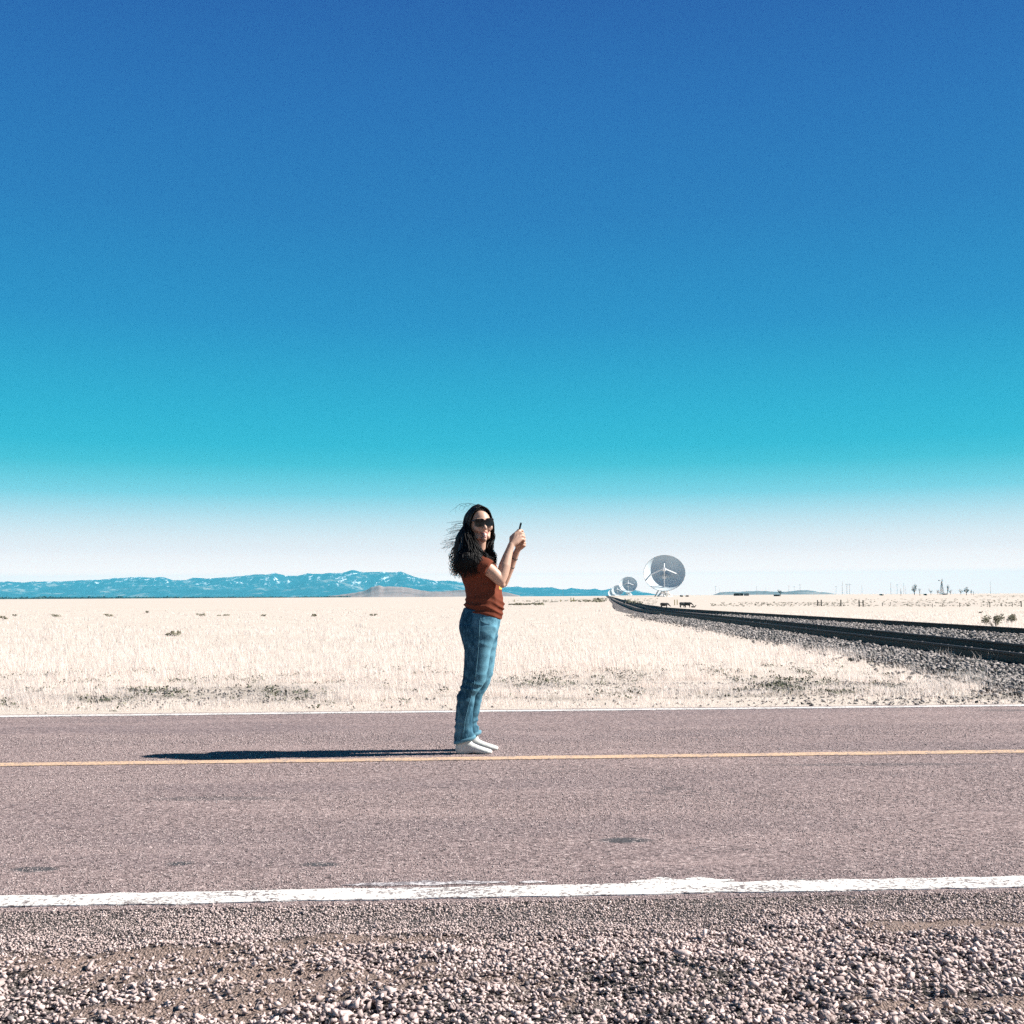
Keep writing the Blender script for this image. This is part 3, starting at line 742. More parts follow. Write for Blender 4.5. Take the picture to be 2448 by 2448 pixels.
# dark far woodland strip under the left of the range
cs = []; rs = []
for i in range(520):
    px = -500 + 1330 * rnd.random() ** .8; h = max(0.2, 1 - (px + 500) / 1330)
    p = at(px, 1431, 5200 + rnd.uniform(-300, 300)); hh = (4 + 11 * h) * rnd.uniform(.7, 1.2)
    cs.append((p.x, p.y, -13 + hh * .5 + 6)); rs.append((26, 20, hh * .8))
v, t = leaf_cloud(cs, rs, 30, 9)
tag(link('far_woodland', np_mesh('far_woodland', v, t, LEAF)), 'dark strip of distant woodland along the foot of the range', 'woodland', kind='stuff')

exec_after = []
# ------------------------------------------------------------------ haze: the far blue air
hz = bpy.data.materials.new('far_air'); hz.use_nodes = True; t = hz.node_tree; t.nodes.clear()
ho = t.nodes.new('ShaderNodeOutputMaterial'); hv = t.nodes.new('ShaderNodeVolumePrincipled')
hv.inputs['Density'].default_value = 3.6e-5; hv.inputs['Color'].default_value = (0.13, 0.70, 0.95, 1); hv.inputs['Anisotropy'].default_value = 0.0
t.links.new(hv.outputs[0], ho.inputs['Volume'])
HT = 720.0
hb = MB().box((0, 13500, HT / 2 - 9), (90000, 51000, HT + 18)).build('haze', hz)
tag(hb, 'thin blue distant air over the plain', 'haze', kind='stuff')

# ------------------------------------------------------------------ radio dishes
DW = plain('white_antenna_paint', (0.80, 0.80, 0.79), 0.5, 0.4, 0.03, 0.3)
DI = plain('dish_surface_paint', (0.56, 0.62, 0.64), 0.55, 0.3, 0.05, 0.15)
DG = plain('grey_antenna_steel', (0.30, 0.32, 0.33), 0.6, 0.4, 0.2, 1.0)
def make_dish():
    root = empty('radio_dish')
    n = Vector((-0.13, -0.86, 0.48)).normalized()
    side = Vector((0, 0, 1)).cross(n).normalized(); up = n.cross(side).normalized()
    M = Matrix((side, up, n)).transposed()      # local (x=side, y=up, z=axis)
    Rr = 12.5; Fc = 9.0
    rimc = Vector((0, 0, 15.0)); vert = rimc - n * (Rr * Rr / (4 * Fc))
    G = lambda p: vert + M @ Vector(p)
    # reflector with real thickness
    nr, na = 14, 72; V = []; Fq = []
    for layer, off in ((0, 0.0), (1, -0.22)):
        for i in range(nr + 1):
            r = 0.35 + (Rr - 0.35) * i / nr
            for j in range(na):
                th = 2 * math.pi * j / na; V.append(G((r * math.cos(th), r * math.sin(th), r * r / (4 * Fc) + off)))
    S = (nr + 1) * na
    for i in range(nr):
        for j in range(na):
            a = i * na + j; b = i * na + (j + 1) % na
            Fq.append((a, b, b + na, a + na)); Fq.append((S + a, S + a + na, S + b + na, S + b))
    for j in range(na):
        a = nr * na + j; b = nr * na + (j + 1) % na; Fq.append((a, b, S + b, S + a)); a = j; b = (j + 1) % na; Fq.append((b, a, S + a, S + b))
    link('reflector', mesh_from('reflector', V, Fq, DI, False), root)
    m = MB(); m.tube([G((Rr * math.cos(2 * math.pi * j / 72) * 1.004, Rr * math.sin(2 * math.pi * j / 72) * 1.004, Rr * Rr / 36 - .1)) for j in range(73)], .16, 6); m.build('rim', DG, root)
    m = MB()   # rib trusses behind the dish
    for j in range(16):
        th = 2 * math.pi * j / 16; c, s_ = math.cos(th), math.sin(th)
        m.bar(G((2.2 * c, 2.2 * s_, -2.6)), G((11.9 * c, 11.9 * s_, 3.4)), .16)
        for r0, r1, za in ((4.5, 3.6, -1.75), (7.5, 6.4, -.1), (10, 9.2, 1.6)):
            m.bar(G((r0 * c, r0 * s_, r0 * r0 / 36 - .2)), G((r1 * c, r1 * s_, za)), .12)
    for rr, zz in ((2.2, -2.6), (6.4, -.1), (9.2, 1.6)):
        m.tube([G((rr * math.cos(2 * math.pi * j / 32), rr * math.sin(2 * math.pi * j / 32), zz)) for j in range(33)], .10, 5)
    m.build('back_structure', DW, root)
    m = MB(); m.tube([G((0, 0, -2.7)), G((0, 0, -.3))], [2.6, 2.3], 20); m.build('hub_drum', DW, root)
    # feed legs to the subreflector
    for a in (90, 180, 270, 0):
        th = R(a); c, s_ = math.cos(th), math.sin(th)
        MB().bar(G((8.6 * c, 8.6 * s_, 8.6 ** 2 / 36)), G((1.25 * c, 1.25 * s_, 8.6)), .42, .62).build('feed_leg', DW, root)
    MB().tube([G((0, 0, 8.1)), G((0, 0, 8.5)), G((0, 0, 9.3))], [1.15, 1.3, .8], 18).build('subreflector', DW, root)
    m = MB().tube([G((0, 0, .02)), G((0, 0, 1.7))], [1.75, 1.45], 20); rc = m.build('receiver_housing', DW, root)
    m = MB()
    for j in range(6):
        th = 2 * math.pi * j / 6 + .3; m.tube([G((.95 * math.cos(th), .95 * math.sin(th), 1.7)), G((.95 * math.cos(th), .95 * math.sin(th), 2.4))], [.26, .34], 10)
    m.build('feed_horn', DG, rc)
    # yoke, platform, pedestal
    fwd = Vector((n.x, n.y, 0)).normalized(); sd = Vector((-fwd.y, fwd.x, 0))
    ax = vert - n * 2.0; base = Vector((ax.x, ax.y, 0)) - fwd * .3
    P = lambda a, b, z: base + sd * a + fwd * b + Vector((0, 0, z))
    m = MB()
    for s_ in (-1, 1):
        m.bar(P(s_ * 3.3, -2.4, 6.2), ax + sd * s_ * 3.3, .9, .7); m.bar(P(s_ * 3.3, 2.2, 6.2), ax + sd * s_ * 3.3, .9, .7); m.bar(P(s_ * 3.3, -2.8, 6.1), P(s_ * 3.3, 2.6, 6.1), .8)
        m.bar(ax + sd * s_ * 2.0, ax + sd * s_ * 3.9, 1.1)
    m.bar(P(-3.3, -2.5, 6.1), P(3.3, -2.5, 6.1), .8); m.bar(P(-3.3, 2.3, 6.1), P(3.3, 2.3, 6.1), .8)
    m.build('yoke', DW, root)
    MB().box(P(0, 0, 5.55), (9.0, 8.0, .22)).build('platform', DW, root)
    m = MB()
    for s_ in (-4.4, -1.5, 1.5, 4.4):
        for b in (-3.9, 3.9): m.bar(P(s_, b, 5.66), P(s_, b, 6.7), .07)
    for b in (-3.9, 3.9): m.bar(P(-4.4, b, 6.7), P(4.4, b, 6.7), .07)
    for s_ in (-4.4, 4.4): m.bar(P(s_, -3.9, 6.7), P(s_, 3.9, 6.7), .07)
    m.build('railing', DG, root)
    m = MB(); m.tube([P(0, 0, 3.6), P(0, 0, 5.4)], [2.3, 2.0], 24)
    m.build('azimuth_bearing', DW, root)
    m = MB()
    for k in range(3):
        th = R(90 + 120 * k); q = lambda r, z, a=th: P(r * math.cos(a), r * math.sin(a), z)
        m.bar(q(5.2, .5), q(1.9, 3.9), .75); th2 = R(90 + 120 * (k + 1)); m.bar(q(5.2, .6), q(5.2, .6, th2), .5); m.bar(q(2.0, 3.7), q(5.2, .8, th2), .35)
        m.box(q(5.2, .25), (1.5, 1.5, .5))
    m.build('pedestal_frame', DW, root)
    m = MB().box(P(0.4, 3.4, 1.7), (2.6, 2.2, 2.2)); cb = m.build('equipment_cabin', DW, root)
    MB().box(P(.4, 4.52, 1.6), (.9, .08, 1.7)).build('door', DG, cb)
    m = MB(); a, b = P(-6.4, 2.0, 0), P(-3.2, 2.6, 5.4)
    m.bar(a, b, .28, .5); m.bar(a + Vector((0, 0, 1)), b + Vector((0, 0, 1)), .10); m.bar(b, b + Vector((0, 0, 1)), .1); m.bar(a, a + Vector((0, 0, 1)), .1)
    m.build('stairway', DG, root)
    return root
dish = make_dish()
DL = ['largest and nearest white radio dish, standing clear of the others', 'second nearest radio dish, halfway between the large one and the stacked small pair',
      'third radio dish, partly hidden by the rim of the second', 'farthest radio dish, a thin sliver at the end of the rails']
rimpx = [(1588.5, 1369.5, 720), (1502, 1397.5, 1660), (1476.5, 1411.5, 2500), (1464.5, 1417.5, 3250)]
for i, (px, py, Y) in enumerate(rimpx):
    d = dish if i == 0 else copy_tree(dish)
    p = at(px, py, Y); p.z -= 15.0
    d.location = p
    tag(d, DL[i], 'radio telescope', 'row of radio dishes along the railway')

# ------------------------------------------------------------------ utility poles
POLEW = plain('weathered_pole', (0.30, 0.29, 0.28), 0.9, 0.1, 0.2, 3)
def pole_mesh(kind):
    root = empty('utility_pole')
    if kind == 'frame':
        MB().tube([(-1.3, 0, -.5), (-1.3, 0, 10)], [.18, .12], 8).build('pole_shaft', POLEW, root); MB().tube([(1.3, 0, -.5), (1.3, 0, 10)], [.18, .12], 8).build('pole_shaft', POLEW, root)
        MB().bar((-3.4, 0, 9.6), (3.4, 0, 9.6), .2).build('crossarm', POLEW, root)
    else:
        MB().tube([(0, 0, -.5), (0, 0, 10)], [.16, .10], 8).build('pole_shaft', POLEW, root)
        if kind == 'arm':
            c = MB().bar((-1.2, .15, 9.5), (1.2, .15, 9.5), .14).build('crossarm', POLEW, root); m = MB()
            for q in (-1.1, -.5, .5, 1.1): m.tube([(q, .15, 9.55), (q, .15, 9.85)], .06, 6)
            m.build('insulators', DG, c)
    return root
POLES = [(1346, 1408, 1423.5, 'arm'), (1711, 1401, 1422, 'arm'), (1720.5, 1405, 1422, 'plain'), (1762, 1408, 1422, 'plain'), (1809, 1402, 1422, 'arm'), (1831, 1405, 1421.5, 'plain'),
         (1886, 1400, 1421, 'arm'), (1899, 1402, 1422, 'arm'), (1913, 1397, 1421.5, 'arm'), (1965, 1412, 1420.5, 'plain'), (1999, 1401, 1420.5, 'arm'), (2014, 1390, 1420.5, 'plain'), (2028, 1396, 1420, 'frame'), (2061, 1398, 1420.5, 'plain'),
         (2130, 1392, 1420.5, 'plain'), (2145, 1397, 1420, 'arm'), (2161, 1394, 1420, 'plain'), (2165.5, 1403, 1421, 'plain'), (2368, 1391, 1420, 'plain')]
ordn = ['first', 'second', 'third', 'fourth', 'fifth', 'sixth', 'seventh', 'eighth', 'ninth', 'tenth', 'eleventh', 'twelfth', 'thirteenth', 'fourteenth', 'fifteenth', 'sixteenth', 'seventeenth', 'eighteenth']
protos = {}
for i, (px, yt, yb, kd) in enumerate(POLES):
    if kd in protos: o = copy_tree(protos[kd])
    else: o = protos[kd] = pole_mesh(kd)
    Y = 10.0 * F / (yb - yt) * (1 if yb - yt > 12 else .8)
    p = at(px, yb, Y); p.z = float(terrain(p.x, Y)); top = at(px, yt, Y).z; sc = (top - p.z) / 10
    o.location = p; o.scale = (1, 1, sc)
    if i == 0: lab = 'lone dark utility pole in front of the blue mountains left of the dishes'
    elif kd == 'frame': lab = 'double utility pole joined by one long crossarm on the right horizon'
    elif i == len(POLES) - 1: lab = 'pale solitary pole near the right edge beyond all the trees'
    else: lab = 'far pole%s, %s from left in the row right of the big dish' % (' with crossarm' if kd == 'arm' else '', ordn[i - 1])
    tag(o, lab, 'utility pole', 'utility poles on the horizon')

# ------------------------------------------------------------------ fences
POSTW = plain('dark_fence_post', (0.045, 0.045, 0.035), 0.9, 0.1, 0.3, 3)
POSTY = plain('yellow_lichen_post', (0.26, 0.22, 0.08), 0.9, 0.1, 0.3, 3)
WIRE = plain('fence_wire', (0.20, 0.20, 0.19), 0.5, 0.4, 0.1, 3, 0.6)
def fence(posts, label, braces=(), mat=POSTW, wires=True):
    pts = []
    for (px, yt, yb, w) in posts:
        p = ground_hit(px, yb, 40)
        if p is None or p.y > 420: Y = 400 if p is None else 420; p = at(px, yb, Y); p.z = float(terrain(p.x, Y))
        h = max(.5, (yb - yt) * p.y / F); pts.append((p, h, w))
    root = empty('fence', pts[0][0]); tag(root, label, 'fence')
    o = pts[0][0]
    for p, h, w in pts: MB().tube([p - o - Vector((0, 0, .3)), p - o + Vector((0, 0, h))], [w * p.y / F * .5] * 2, 8).build('post', mat, root)
    for a, b in braces:
        MB().bar(pts[a][0] - o + Vector((0, 0, pts[a][1] * .62)), pts[b][0] - o + Vector((0, 0, pts[b][1] * .62)), .13).build('brace', mat, root)
    if wires:
        sp_ = sorted(pts, key=lambda q: q[0].x)
        for f in (.35, .62, .9):
            m = MB()
            for (a, ha, _), (b, hb_, _) in zip(sp_[:-1], sp_[1:]): m.bar(a - o + Vector((0, 0, 1.25 * f)), b - o + Vector((0, 0, 1.25 * f)), .012)
            m.build('wire', WIRE, root)
    return root
fence([(1771, 1441, 1447, 1.2), (1821, 1440, 1448, 1.2), (1835, 1443, 1449, 1.2), (1954.5, 1435, 1448.5, 2.4), (1963.6, 1434, 1449.5, 2.6), (2010.5, 1434, 1450, 3), (2054, 1435, 1450.5, 3), (2063.5, 1435, 1450.5, 3),
       (2109.5, 1441, 1449.5, 1.8), (2128.6, 1440, 1448, 1.2), (2211.5, 1444, 1451.5, 1.3), (2229, 1443, 1452, 1.5), (2253, 1443, 1450, 1.1), (2294.5, 1441, 1451.5, 1.7), (2366.5, 1440, 1452, 2), (2394, 1443, 1450, 1.1), (2420, 1441, 1451, 1.4), (2441.5, 1437, 1451, 2.6)],
      'long wire fence with paired dark posts crossing the plain right of the rails', ((3, 4), (6, 7)))
fence([(1613, 1434, 1447.5, 2.0), (1619, 1433.5, 1446.5, 2.0)], 'two short yellowish fence posts standing beside the grazing cattle', (), POSTY)
fence([(1200, 1434, 1439, 1.2), (1230, 1433, 1439, 1.6), (1258, 1435, 1439, 1), (1290, 1434, 1439, 1), (1340, 1433, 1439, 1.6), (1365, 1429, 1438.5, 2), (1371.5, 1429, 1438.5, 2.2)], 'thin fence line ending in two yellowish posts left of the rails', (), POSTY)
fence([(1430, 1429, 1439, 4)], 'single thick dark post in the scrub left of the rails', (), POSTW, False)
fence([(1505, 1429, 1437, 2.6), (1494, 1433, 1437, 1.2)], 'low pale gate beside the bend of the rails', ((0, 1),), POSTW, False)

# ------------------------------------------------------------------ cattle
COW = plain('black_cattle_hide', (0.012, 0.011, 0.010), 0.7, 0.3, 0.3, 4)
def cow_mesh(graze=True, lying=False):
    m = MB(); z0 = 0 if not lying else -.68
    m.loft([((-.95, 0, .95 + z0), (-.95, 0, 1.22 + z0), .16), ((-.8, 0, .72 + z0), (-.82, 0, 1.36 + z0), .30), ((-.4, 0, .56 + z0), (-.4, 0, 1.38 + z0), .36), ((.1, 0, .50 + z0), (.1, 0, 1.34 + z0), .38), ((.5, 0, .66 + z0), (.48, 0, 1.34 + z0), .31), ((.78, 0, .78 + z0), (.75, 0, 1.38 + z0), .22)][::1], 20, 2.2)
    hd = Vector((1.45, .05, .62)) if graze else Vector((1.35, .1, 1.55)); hd.z += 0 if not lying else z0 + .1
    m.caps([(.68, 0, 1.12 + z0), (1.02, 0, (1.05 if graze else 1.35) + z0), tuple(hd + Vector((-.14, 0, .12)))], [.25, .19, .14], 12)
    m.caps([tuple(hd + Vector((-.16, 0, .14))), tuple(hd + Vector((.02, 0, .0))), tuple(hd + Vector((.16, 0, -.15 if graze else -.08)))], [.15, .12, .085], 12)
    for s in (-1, 1): m.caps([tuple(hd + Vector((-.2, .10 * s, .2))), tuple(hd + Vector((-.24, .28 * s, .2)))], [.05, .035], 8)
    if not lying:
        for (x, s, dx) in ((-.72, -1, -.10), (-.62, 1, .12), (.55, -1, .06), (.60, 1, -.06)):
            if x < 0: pts = [(x, .17 * s, .85), (x + .10 + dx * .3, .18 * s, .62), (x - .10 + dx, .18 * s, .40), (x - .03 + dx, .18 * s, .05)]; rr = [.24, .16, .095, .08]
            else: pts = [(x, .17 * s, .85), (x + .02, .17 * s, .45), (x + dx, .17 * s, .05)]; rr = [.20, .11, .08]
            m.caps(pts, rr, 10)
    else:
        for s in (-1, 1): m.caps([(.5, .2 * s, .12), (.85, .22 * s, .08), (.6, .28 * s, .06)], [.12, .07, .05], 8); m.caps([(-.5, .26 * s, .15), (-.1, .36 * s, .12), (-.45, .4 * s, .06)], [.16, .1, .06], 8)
    m.caps([(-.92, 0, 1.25 + z0), (-1.03, 0, 1.0 + z0), (-1.02, .02, max(.55 + z0, .1))], [.05, .035, .05], 8)
    return m
def cow(px0, px1, yb, label, graze=True, lying=False, rz=0.1, proto=None, Y=335, sc=1.0):
    o = remeshed(cow_mesh(graze, lying), 'cow', COW, None, .045, 2, .4) if proto is None else proto.copy()
    if proto is not None: C.objects.link(o)
    p = at((px0 + px1) / 2, yb, Y); p.z = float(terrain(p.x, Y)); 
    o.location = p; o.rotation_euler = (0, 0, rz); o.scale = (sc,) * 3
    return tag(o, label, 'cow', 'black cattle on the plain')
c1 = cow(1577, 1599, 1453.5, 'black cow grazing alone just above the far rail', Y=320, sc=1.1)
cow(1622, 1644, 1446.5, 'rear black cow of the overlapping pair, beside the yellowish posts', rz=.25, proto=c1, sc=1.12)
cow(1634, 1652, 1446.0, 'front black cow of the overlapping pair, head down to the right', rz=-.12, proto=c1, sc=1.12)
cow(1651.5, 1663, 1446.5, 'small black calf lying on the grass right of the pair', False, True, 0.05, None, 335, .6)

# ------------------------------------------------------------------ sheds, windmill, trees
SHED = plain('dark_shed_wall', (0.02, 0.024, 0.022), 0.8, 0.2, 0.3, .6)
SHED2 = plain('grey_shed_wall', (0.10, 0.12, 0.125), 0.7, 0.3, 0.3, .6)
p = at(1773.5, 1422.6, 760); k = 760 / F; gz = float(terrain(p.x, 760))
r0 = empty('stock_shed', (p.x, 760, gz)); tag(r0, 'long low dark shed in front of the grey hills', 'shed')
MB().box((-2.2, 0, .75), (21 * k * 1.0, 2.4, 1.5)).build('wall', SHED, r0); MB().box((3.0, .1, .70), (10 * k, 2.2, 1.4)).build('side_wall', SHED2, r0)
MB().box((0, 0, 1.55), (32 * k, 2.7, .12), Matrix.Rotation(.0, 3, 'X')).build('roof', SHED, r0); MB().box((-1.5, -1.24, .6), (1.0, .06, 1.1)).build('door', SHED2, r0)
p = at(1857, 1424, 700); k = 700 / F; gz = float(terrain(p.x, 700))
r0 = empty('small_shed', (p.x, 700, gz)); tag(r0, 'tiny dark flat shed beside a lone tree on the horizon', 'shed')
MB().box((0, 0, .4), (13 * k, 2.2, .9)).build('wall', SHED, r0); MB().box((0, 0, .9), (14 * k, 2.5, .1)).build('roof', SHED, r0)

def tree(px, yt, yb, wpx, Y, label, crown=True, lean=0.0, nbr=9, dens=70, forks=1):
    p = at(px, yb, Y); gz = float(terrain(p.x, Y)); h = at(px, yt, Y).z - gz; w = wpx * Y / F
    root = empty('bare_tree', (p.x, Y, gz)); tag(root, label, 'tree', 'scattered trees on the right horizon')
    m = MB(); th = h * .24; tw = max(.10, h * .032)
    m.tube([(0, 0, -.3), (lean * .2, 0, th * .5), (lean * .4, 0, th)], [tw * 1.5, tw, tw * .8], 8); tips = []
    for i in range(nbr):
        a = 2 * math.pi * i / nbr + rnd.uniform(-.3, .3); rr = w / 2 * rnd.uniform(.45, 1); zt = h * rnd.uniform(.38, .97)
        q = Vector((lean + rr * math.cos(a), rr * .6 * math.sin(a), zt)); st = Vector((lean * .4, 0, th * rnd.uniform(.7, 1)))
        mid = st.lerp(q, .5) + Vector((0, 0, .05 * h)); m.tube([st, mid, q], [tw * .55, tw * .35, tw * .12], 6); tips.append(q)
        for _ in range(3):
            q2 = mid.lerp(q, rnd.random()) + Vector((rnd.uniform(-.18, .18) * w, rnd.uniform(-.1, .1) * w, rnd.uniform(-.02, .12) * h)); m.tube([mid, q2], [tw * .28, tw * .08], 5); tips.append(q2)
    m.build('trunk', BARK, root)
    if crown:
        cs_ = [tuple(t_) for t_ in tips]; v, t_ = leaf_cloud(cs_, [(w * .11, w * .1, h * .08)] * len(cs_), dens // 6, max(.13, w * .04))
        link('crown', np_mesh('crown', v, t_, LEAF), root)
    return root
tree(1866, 1409, 1423, 16, 700, 'lone spreading tree over the tiny dark shed', lean=-.3)
tree(2153.8, 1406, 1421, 7, 690, 'short thick stump like tree left of the round tree', False, nbr=4)
tree(2186, 1396, 1420, 16, 760, 'round crowned tree between two stump like trees', dens=130)
tree(2199, 1405, 1421, 8, 690, 'forked dark stump like tree right of the round tree', False, nbr=4)
tree(2225.5, 1406, 1420.5, 9, 740, 'small thin tree between the forked stump and the windmill', nbr=6, dens=50)
tree(2242, 1410, 1420, 9, 760, 'low bushy tree touching the left foot of the windmill', nbr=6, dens=60)
tree(2264, 1396, 1420, 10, 760, 'tall leaning tree just right of the windmill', lean=.8, nbr=6, dens=45)
tree(2272, 1407, 1420, 8, 760, 'shorter twiggy tree next to the tall leaning one', nbr=6, dens=45)
tree(2297, 1408, 1420.5, 11, 740, 'small tree merged with the left side of the dense tree', nbr=7, dens=60)
tree(2310.5, 1403, 1421, 15, 700, 'dense broad tree, the biggest right of the windmill', dens=160)
tree(2322, 1410, 1420.5, 4, 720, 'tiny round headed tree right of the dense tree', nbr=5, dens=80)
tree(2327, 1408, 1421, 4, 700, 'slim upright stump, rightmost of the horizon trees', False, nbr=3)
for px, w, lb in ((1629, 7, 'left of two tiny bushes on the horizon right of the big dish'), (1643, 8, 'right of two tiny bushes on the horizon right of the big dish'),
                  (2107, 14, 'flat dark bush on the horizon left of the tall bare pole'), (2212, 9, 'low olive bush on the horizon between two stump trees')):
    Y = 690; p = at(px, 1423, Y); gz = float(terrain(p.x, Y)); root = empty('horizon_bush', (p.x, Y, gz)); tag(root, lb, 'bush', 'low bushes on the horizon')
    k = Y / F; v, t_ = leaf_cloud([(rnd.uniform(-.3, .3) * w * k, 0, .35 + rnd.uniform(0, .3)) for _ in range(6)], [(w * k * .3, .6, .35)] * 6, 60, .25); v[:, 2] = np.maximum(v[:, 2], 0)
    link('foliage', np_mesh('foliage', v, t_, LEAF), root); MB().tube([(0, 0, -.1), (0, 0, .6)], [.08, .03], 6).build('stems', BARK, root)

WM = plain('windmill_steel', (0.06, 0.09, 0.10), 0.6, 0.4, 0.2, 1)
Y = 750; p = at(2252, 1420, Y); gz = float(terrain(p.x, Y)); root = empty('windmill', (p.x, Y, gz)); tag(root, 'tall lattice windmill tower standing among the bare trees', 'windmill')
h = at(2252, 1390, Y).z - gz; m = MB()
for sx in (-1, 1):
    for sy in (-1, 1): m.bar((sx * 1.15, sy * 1.15, -.2), (sx * .12, sy * .12, h), .14)
for i in range(6):
    z0, z1 = h * i / 6, h * (i + 1) / 6; a0, a1 = 1.15 - 1.03 * i / 6, 1.15 - 1.03 * (i + 1) / 6
    for sy in (-1, 1):
        m.bar((-a0, sy * a0, z0), (a1, sy * a1, z1), .08); m.bar((a0, sy * a0, z0), (-a1, sy * a1, z1), .08); m.bar((-a1, sy * a1, z1), (a1, sy * a1, z1), .08)
m.build('tower', WM, root)
m = MB()
for k in range(14):
    a = 2 * math.pi * k / 14; m.add([Vector((.3, -.35 * 0 + math.cos(a - w_) * r_, h + .6 + math.sin(a - w_) * r_)) for r_, w_ in ((.25, .05), (1.1, .13), (1.1, -.08), (.25, -.05))], [(0, 1, 2, 3)])
m.tube([(.3, 1.1 * math.cos(2 * math.pi * k / 24), h + .6 + 1.1 * math.sin(2 * math.pi * k / 24)) for k in range(25)], .03, 5)
m.build('wheel', WM, root)
m = MB().bar((.3, 0, h + .6), (-1.5, 0, h + .6), .08); m.box((-1.7, 0, h + .6), (.9, .04, .55)); m.build('tail_vane', WM, root)
MB().tube([(.9, -2.2, 0), (.9, -2.2, .8)], [1.4, 1.4], 20).build('water_tank', WM, root)

# ------------------------------------------------------------------ the person
PY = 7.96
PX0 = at(1140, 1790, PY).x
root = empty('person', (PX0, PY, 0.006))
tag(root, 'person with long dark hair, sunglasses, brown t-shirt and jeans standing in socks on the road', 'person')
PO = Vector((PX0, PY, 0.006))
def W(px, py, y=0.0): return at(px, py, PY + y) - PO

SKIN = Mat('skin', 0.5, 0.35); SKIN.color(SKIN.ramp(SKIN.noise(20), [(0.3, (0.44, 0.265, 0.190)), (0.7, (0.49, 0.305, 0.225))]))
SKIN = SKIN.m
HAIR = plain('dark_brown_hair', (0.007, 0.0055, 0.005), 0.55, 0.22, 0.3, 30)
SH = Mat('rust_brown_cotton', 0.95, 0.1)
def boxmask(m, lo, hi):
    f = None
    for i, ax in enumerate('XYZ'):
        v = m.sep(ax); a = m.math('MULTIPLY', m.math('GREATER_THAN', v, lo[i]), m.math('LESS_THAN', v, hi[i])); f = a if f is None else m.math('MULTIPLY', f, a)
    return f
q = W(1196, 1393)
SH.color(SH.mix(boxmask(SH, (q.x - .045, -.075, q.z - .045), (q.x + .1, .06, q.z + .035)),
         SH.mix(SH.mask(SH.noise(9), .35, .7), (0.125, 0.034, 0.019), (0.155, 0.043, 0.024)), (0.62, 0.36, 0.08)))
SH.bump(SH.noise(260, 3), .25, .002); SH = SH.m
JN = Mat('faded_blue_denim', 0.9, 0.15)
wz = JN.noise(26, 5, .7, sc=(2.0, 2.0, .8))
jc = JN.ramp(wz, [(0.32, (0.008, 0.036, 0.062)), (0.5, (0.017, 0.068, 0.108)), (0.68, (0.065, 0.165, 0.23))])
fade = JN.noise(7, 3, .6, sc=(1.5, 1.5, .7))
jc = JN.mix(JN.mask(fade, .46, .66, 0, .55), jc, (0.12, 0.26, 0.33))
fx_ = JN.math('SUBTRACT', JN.sep('X'), JN.math('MULTIPLY', JN.math('SUBTRACT', JN.sep('Z'), W(1150, 1640).z), .08))
jc = JN.mix(JN.math('MULTIPLY', JN.mask(fx_, W(1125, 1600).x, W(1165, 1600).x, 0, .75), JN.mask(JN.noise(12, 4, .6), .3, .6)), jc, (0.13, 0.30, 0.38))  # front lightened: denim fade plus the sunlit side put into the colour
JN.color(jc); JN.bump(JN.noise(60, 4, .7, sc=(1, 1, 2)), .35, .004); JN = JN.m
SOCK = plain('white_cotton_sock', (0.50, 0.50, 0.47), 0.95, 0.1, 0.12, 25, bumpd=.003)
BLACK = plain('black_plastic', (0.008, 0.008, 0.009), 0.25, 0.5, 0.1, 5)
LENS = plain('dark_lens', (0.004, 0.004, 0.005), 0.22, 0.25, 0.1, 5)
LIP = plain('lip_skin', (0.40, 0.15, 0.12), 0.4, 0.4, 0.1, 20)
TONG = plain('tongue', (0.72, 0.42, 0.36), 0.35, 0.5, 0.1, 20)
TEETH = plain('dark_mouth', (0.05, 0.015, 0.012), 0.6, 0.3, 0.1, 20)

# --- head frame: forward, left, up
yaw = R(22)
HF = Vector((math.sin(yaw), -math.cos(yaw), -.05)).normalized(); HL = Vector((0, 0, 1)).cross(HF).normalized(); HU = HF.cross(HL).normalized()
roll = Matrix.Rotation(R(4.0), 3, HF); HL = roll @ HL; HU = roll @ HU
HCn = W(1146.5, 1254, -.005)
def H(f, l, u): return HCn + HF * f + HL * l + HU * u
def head_piece(mb):
    nu, nv = 40, 30; V = []
    for i in range(nv + 1):
        ph = math.pi * i / nv
        for j in range(nu):
            th = 2 * math.pi * j / nu
            f, l, u_ = math.sin(ph) * math.cos(th), math.sin(ph) * math.sin(th), math.cos(ph)
            wl, wf, wu = .073, .094, .116
            if u_ < 0:
                k = -u_; wl *= 1 - .42 * k ** 1.6; 
                ff = f * wf * (1 - .10 * k) + (.012 * k if f > 0 else -.0) ; 
                if f < 0: ff *= 1 - .35 * k
            else: ff = f * wf * (1.0 - .05 * u_)
            if f > 0: ff = min(ff, .086 + .002 * math.cos(l * 3))
            V.append(H(ff, l * wl, u_ * wu))
    Fc = [(i * nu + j, i * nu + (j + 1) % nu, (i + 1) * nu + (j + 1) % nu, (i + 1) * nu + j) for i in range(nv) for j in range(nu)]
    mb.add(V, Fc)
m = MB(); head_piece(m)
